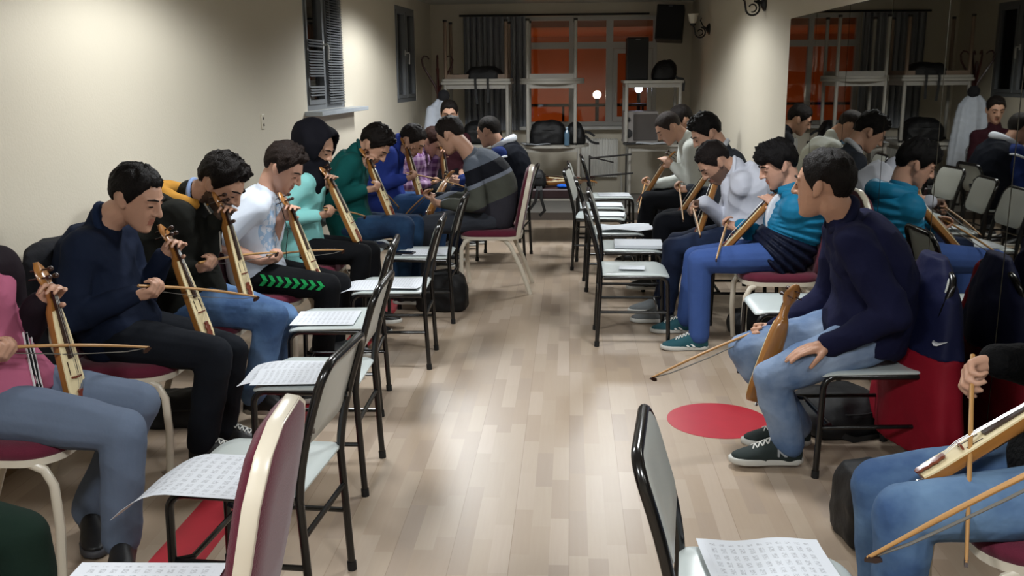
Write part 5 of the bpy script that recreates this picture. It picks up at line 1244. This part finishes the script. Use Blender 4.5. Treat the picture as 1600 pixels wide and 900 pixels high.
mb = MB().tube(pts, [.03+.032*sin(pi*i/23) for i in range(24)], 12); organic('hood', mb, cloth('teal_quilted_nylon', '#17688c'), b, .009, 2, .004, 14, 3)
for sh_, an in zip([c for c in b.children if c.name.startswith('shoe')], (gR2['ankR'], gR2['ankL'])):
    toe = V((-1, 0, 0)); sd_ = V((0, -1, 0)); g0 = V((an.x, an.y, an.z-.085*.97))-toe*.055
    for k in (0, 1):
        ch = [(-.022, 0), (-.008, 0), (.012, .020), (-.008, .040), (-.022, .040), (-.002, .020)]
        mb = MB().prism(ch, g0+toe*(.10+.032*k)+sd_*.026+Zu*.022, toe, Zu*.9-sd_*.3, sd_, .016); obj('chevron', mb, M_LACE, sh_, smooth=False)
    obj('sock', MB().chain([an-Zu*.03, an+Zu*.05], [.045, .042]), cloth('white_sock', '#c2cfcf'), b)
chair_for('b', gR2, -1, 'burgundy banquet chair under the boy in the teal jacket', G3, dx=0)
g = player('R3', 'person in white shirt bending low over a fiddle, dark navy trousers', 6.2, -1, (1154, 266), (1117, 254), (-.62, -.1, -.74), (1052, 388), (1058, 380), (1040, 482), (1034, 468),
    [(1087, 368), (1112, 292)], (1100, 316), (1090, 352), ilab='fiddle held upright by the person in the white shirt', blab='fiddle bow hanging straight down by the white shirt cuff', vox=.0065, hipx=1.12, iY=.0, wY=6.14, dR=(-.9, -.2, -.1), nR=(0, -.5, -.6), far=False, tipL=.35,
    top=cloth('white_shirt', '#bfc2ce', var=.04), top_e=.026, sleeve=.9, sh_w=.14, top_amp=.010, pants=denim('navy_jeans', '#10182c', '#1b2740'), shoes=mat('grey_shoe', '#5d6163', rough=.7), collar=(cloth('white_shirt_collar', '#c3c7d3'), .014, .015), seed=16, hair='#171110', beard='#6b5245', slouch=.09)
chair_for('s', g, -1, 'white black-framed chair under the person in the white shirt', G4)
g = player('R4', 'person in grey hooded top bending over a fiddle behind the white shirt', 7.0, -1, (1130, 238), (1104, 209), (-.75, -.1, -.58), (1036, 347), (1042, 342), (1028, 425), (1032, 420),
    [(1058, 336), (1092, 286)], (1078, 296), (1066, 330), ilab='fiddle of the person in the grey hooded top', blab='fiddle bow of the person in the grey hooded top', vox=.0075, hipx=1.12, wY=7.1, far=False, tipL=.4,
    top=cloth('grey_hooded_top', '#33373f'), pants=cloth('black_trousers_d', '#0e1016'), shoes=M_SHOEB, collar=(cloth('white_inner_collar', '#b9bcc2'), .02, .015), seed=17, style='full', hair='#0f0c0b')
chair_for('s', g, -1, 'white black-framed chair under the person in the grey hooded top', G4)
g = player('R5', 'person in off-white sweater playing a fiddle, black trousers', 8.0, -1, (1074, 219), (1045, 200), (-.7, -.12, -.62), (1012, 312), (1018, 308), (1004, 378), (1008, 374),
    [(997, 316), (1046, 240)], (1024, 288), (1000, 320), ilab='fiddle of the person in the off-white sweater', blab='fiddle bow of the person in the off-white sweater', vox=.008, hipx=P(1090, 300, Y=8).x, wY=8.1, far=False, tipL=.4,
    top=cloth('offwhite_knit', '#b7bab4', var=.05), pants=cloth('black_trousers_e', '#0c0d11'), shoes=M_SHOEB, seed=18, style='buzz', hair='#2a2320')
w = g['wrL']; d = (g['elL']-w).normalized()
obj('wristwatch', MB().tube([w+d*.02+V((.032*cos(a), .032*sin(a)*.4, .032*sin(a))) for a in np.linspace(0, 2*pi, 15)], .007, 6), M_CHROME, g['body'])
chair_for('s', g, -1, 'white black-framed chair under the person in the off-white sweater', G4)
hp = V((P(1108, 290, Y=8.85).x, 8.85, .55))
g = simple('R6', 'person with dark hair mostly hidden behind the off-white sweater', hp, P(1085, 208, Y=8.85), P(1064, 189, Y=8.85), (-.8, -.15, -.45), (-1, 0, 0), vox=.0085, top=cloth('dark_grey_top', '#191a1e'), pants=cloth('black_trousers_f', '#0d0e12'), shoes=M_SHOEB, seed=19)
place('s', hp.x-.02, hp.y, 90, 'white black-framed chair under the hidden person at the far right', G4)
# ---- foreground right
gR0 = player('R0', 'person in black fuzzy sleeve and blue jeans, fiddle across the lap', 2.36, -1, (1760, 430), (1720, 300), (-.9, .1, -.35), (1412, 800), (1372, 755), (1400, 1000), (1378, 930),
    [(1437, 742), (1690, 590)], (1556, 562), (1513, 778), ilab='fiddle lying across the lap of the person in blue jeans at the right edge', blab='fiddle bow held upright in front of the red and navy jacket', vox=.005, hipx=1.28, iY=-.05, wY=2.5, inN=(-.35, .12, .95), fr=.86, dR=(-.85, -.15, -.25), nR=(-.15, -.6, -.5), far=False, tipL=.36,
    poleR=(.5, .6, -.6), top=cloth('black_fleece', '#060607', bump=.8, bscale=60, sheen=0), top_e=.02, pants=denim('blue_jeans_d', '#3a5379', '#64809f'), shoes=M_SHOEB, seed=20, dk=(.13, .15))
chair_for('b', gR0, -1, 'burgundy banquet chair under the person in blue jeans at the right edge', G3, dx=.05)
hp = V((1.25, 1.5, .55))
A = P(1765, 670, Y=1.60); B = P(1369, 865, Y=1.78)
dd = (B-A).normalized(); A = B-dd*.56
put_bow(A, dd, V((.2, .3, -1)), 'fiddle bow sweeping in close to the camera at the bottom right corner')
g = simple('Rn', 'person just outside the right edge whose bow reaches into the bottom right corner', hp, V((1.23, 1.5, 1.08)), V((1.19, 1.5, 1.24)), (-1, 0, -.2), (-1, 0, 0), vox=.009, wrR=A-dd*.02+V((.075, .0, -.03)), dR=-X1+dd*.2, nR=V((0, -.3, 1)), curlR=1.2,
    top=cloth('grey_shirt_g', '#4b4b52'), pants=cloth('black_trousers_g', '#101116'), shoes=M_SHOEB, seed=21)
place('b', 1.25, 1.5, 90, 'burgundy banquet chair just outside the right edge', G3)
# ---- foreground left : only a green knee shows
kz = P(32, 948, Y=2.02)
hp = V((kz.x-.46, 1.98, .54))
g = simple('Ln', 'person in dark green trousers, only a knee showing in the bottom left corner', hp, hp+V((.03, 0, .55)), hp+V((.07, 0, .72)), (1, 0, -.3), (1, 0, 0), kdz=-.075, vox=.009, wrR=hp+V((.12, -.16, .16)), wrL=hp+V((.12, .12, .16)), top=cloth('dark_jumper_h', '#1a1c1e'), pants=cloth('dark_green_trousers', '#14231c'), shoes=M_SHOEB, seed=22)
place('b', hp.x+.02, hp.y, -90, 'burgundy banquet chair under the person in dark green trousers', G3)
# empty white chair between the navy jacket and the teal jacket
place('s', 1.12, 4.82, 90, 'empty white black-framed chair between the navy jacket and the boy in teal', G4)
# red and navy jacket over the chair back
cl = cR1.location; t = empty('draped_jacket', (cl.x, cl.y, 0), radians(4), 'navy and red jacket draped over the chair back of the person in faded jeans', 'jacket')
def jk(z0, z1, flare0, flare1, d0, d1, xo=0, amp=.016):
    rings = []
    for u in np.linspace(0, 1, 12):
        z = z0+(z1-z0)*u; hw = flare0+(flare1-flare0)*u; dp = d0+(d1-d0)*u
        rings.append([V((xo+.285-.03*max(0, min(1, (.82-z)/.4))+(dp+amp*sin(6*a+2*u)*u)*cos(a), (hw+amp*sin(9*a)*u)*sin(a), z)) for a in np.linspace(0, 2*pi, 49)[:-1]])
    return rings
M_NAVYJ = cloth('navy_jacket_panel', '#161a38', rough=.6); M_REDJ = cloth('red_jacket_panel', '#7d1222', rough=.6)
organic('navy_yoke', MB().loft(jk(.865, .72, .10, .22, .03, .065, amp=.006)+jk(.71, .50, .225, .29, .07, .11, amp=.010)), M_NAVYJ, t, .01, 2, .004, 10, 1)['label'] = 'navy upper part'
organic('red_body', MB().loft(jk(.505, .10, .285, .37, .11, .12, xo=.0)), M_REDJ, t, .01, 2, .003, 10, 2)['label'] = 'red lower part'
for q in (1,):
    organic('sleeve', MB().chain([V((.24, q*.20, .76)), V((.26, q*.29, .55)), V((.27, q*.31, .3))], [.06, .06, .05]), M_REDJ if q > 0 else M_NAVYJ, t, .01, 2, .005, 12, 3)
sw = [(-.024, .004), (-.018, -.006), (-.006, -.007), (.03, .012), (-.004, .0015), (-.014, .0025), (-.018, .008)]
n4 = V((-.46, -.89, 0)); sl = MB().prism(sw, V((.216, -.246, .565))-n4*.015, (.89, -.46, 0), (0, 0, 1), n4, .03)
obj('logo', sl, mat('white_print', '#c9ccd2', rough=.6), t, smooth=False)

# fiddles laid on the low bench
put_kemence(V((P(812, 290, Y=9.2).x, 9.25, zb+.052)), V((P(812, 290, Y=9.2).x+.16, 9.55, zb+.052)), V((0, 0, 1)), 'fiddle lying at the left end of the low bench')
put_kemence(V((P(852, 290, Y=9.2).x, 9.18, zb+.052)), V((P(852, 290, Y=9.2).x+.5, 9.42, zb+.052)), V((0, 0, 1)), 'fiddle lying slantwise in the middle of the low bench')
put_kemence(V((P(902, 290, Y=9.3).x+.02, 9.42, zb+.052)), V((P(902, 290, Y=9.3).x-.3, 9.62, zb+.052)), V((0, -.3, 1)), 'fiddle lying at the right end of the low bench behind the blue cloth')
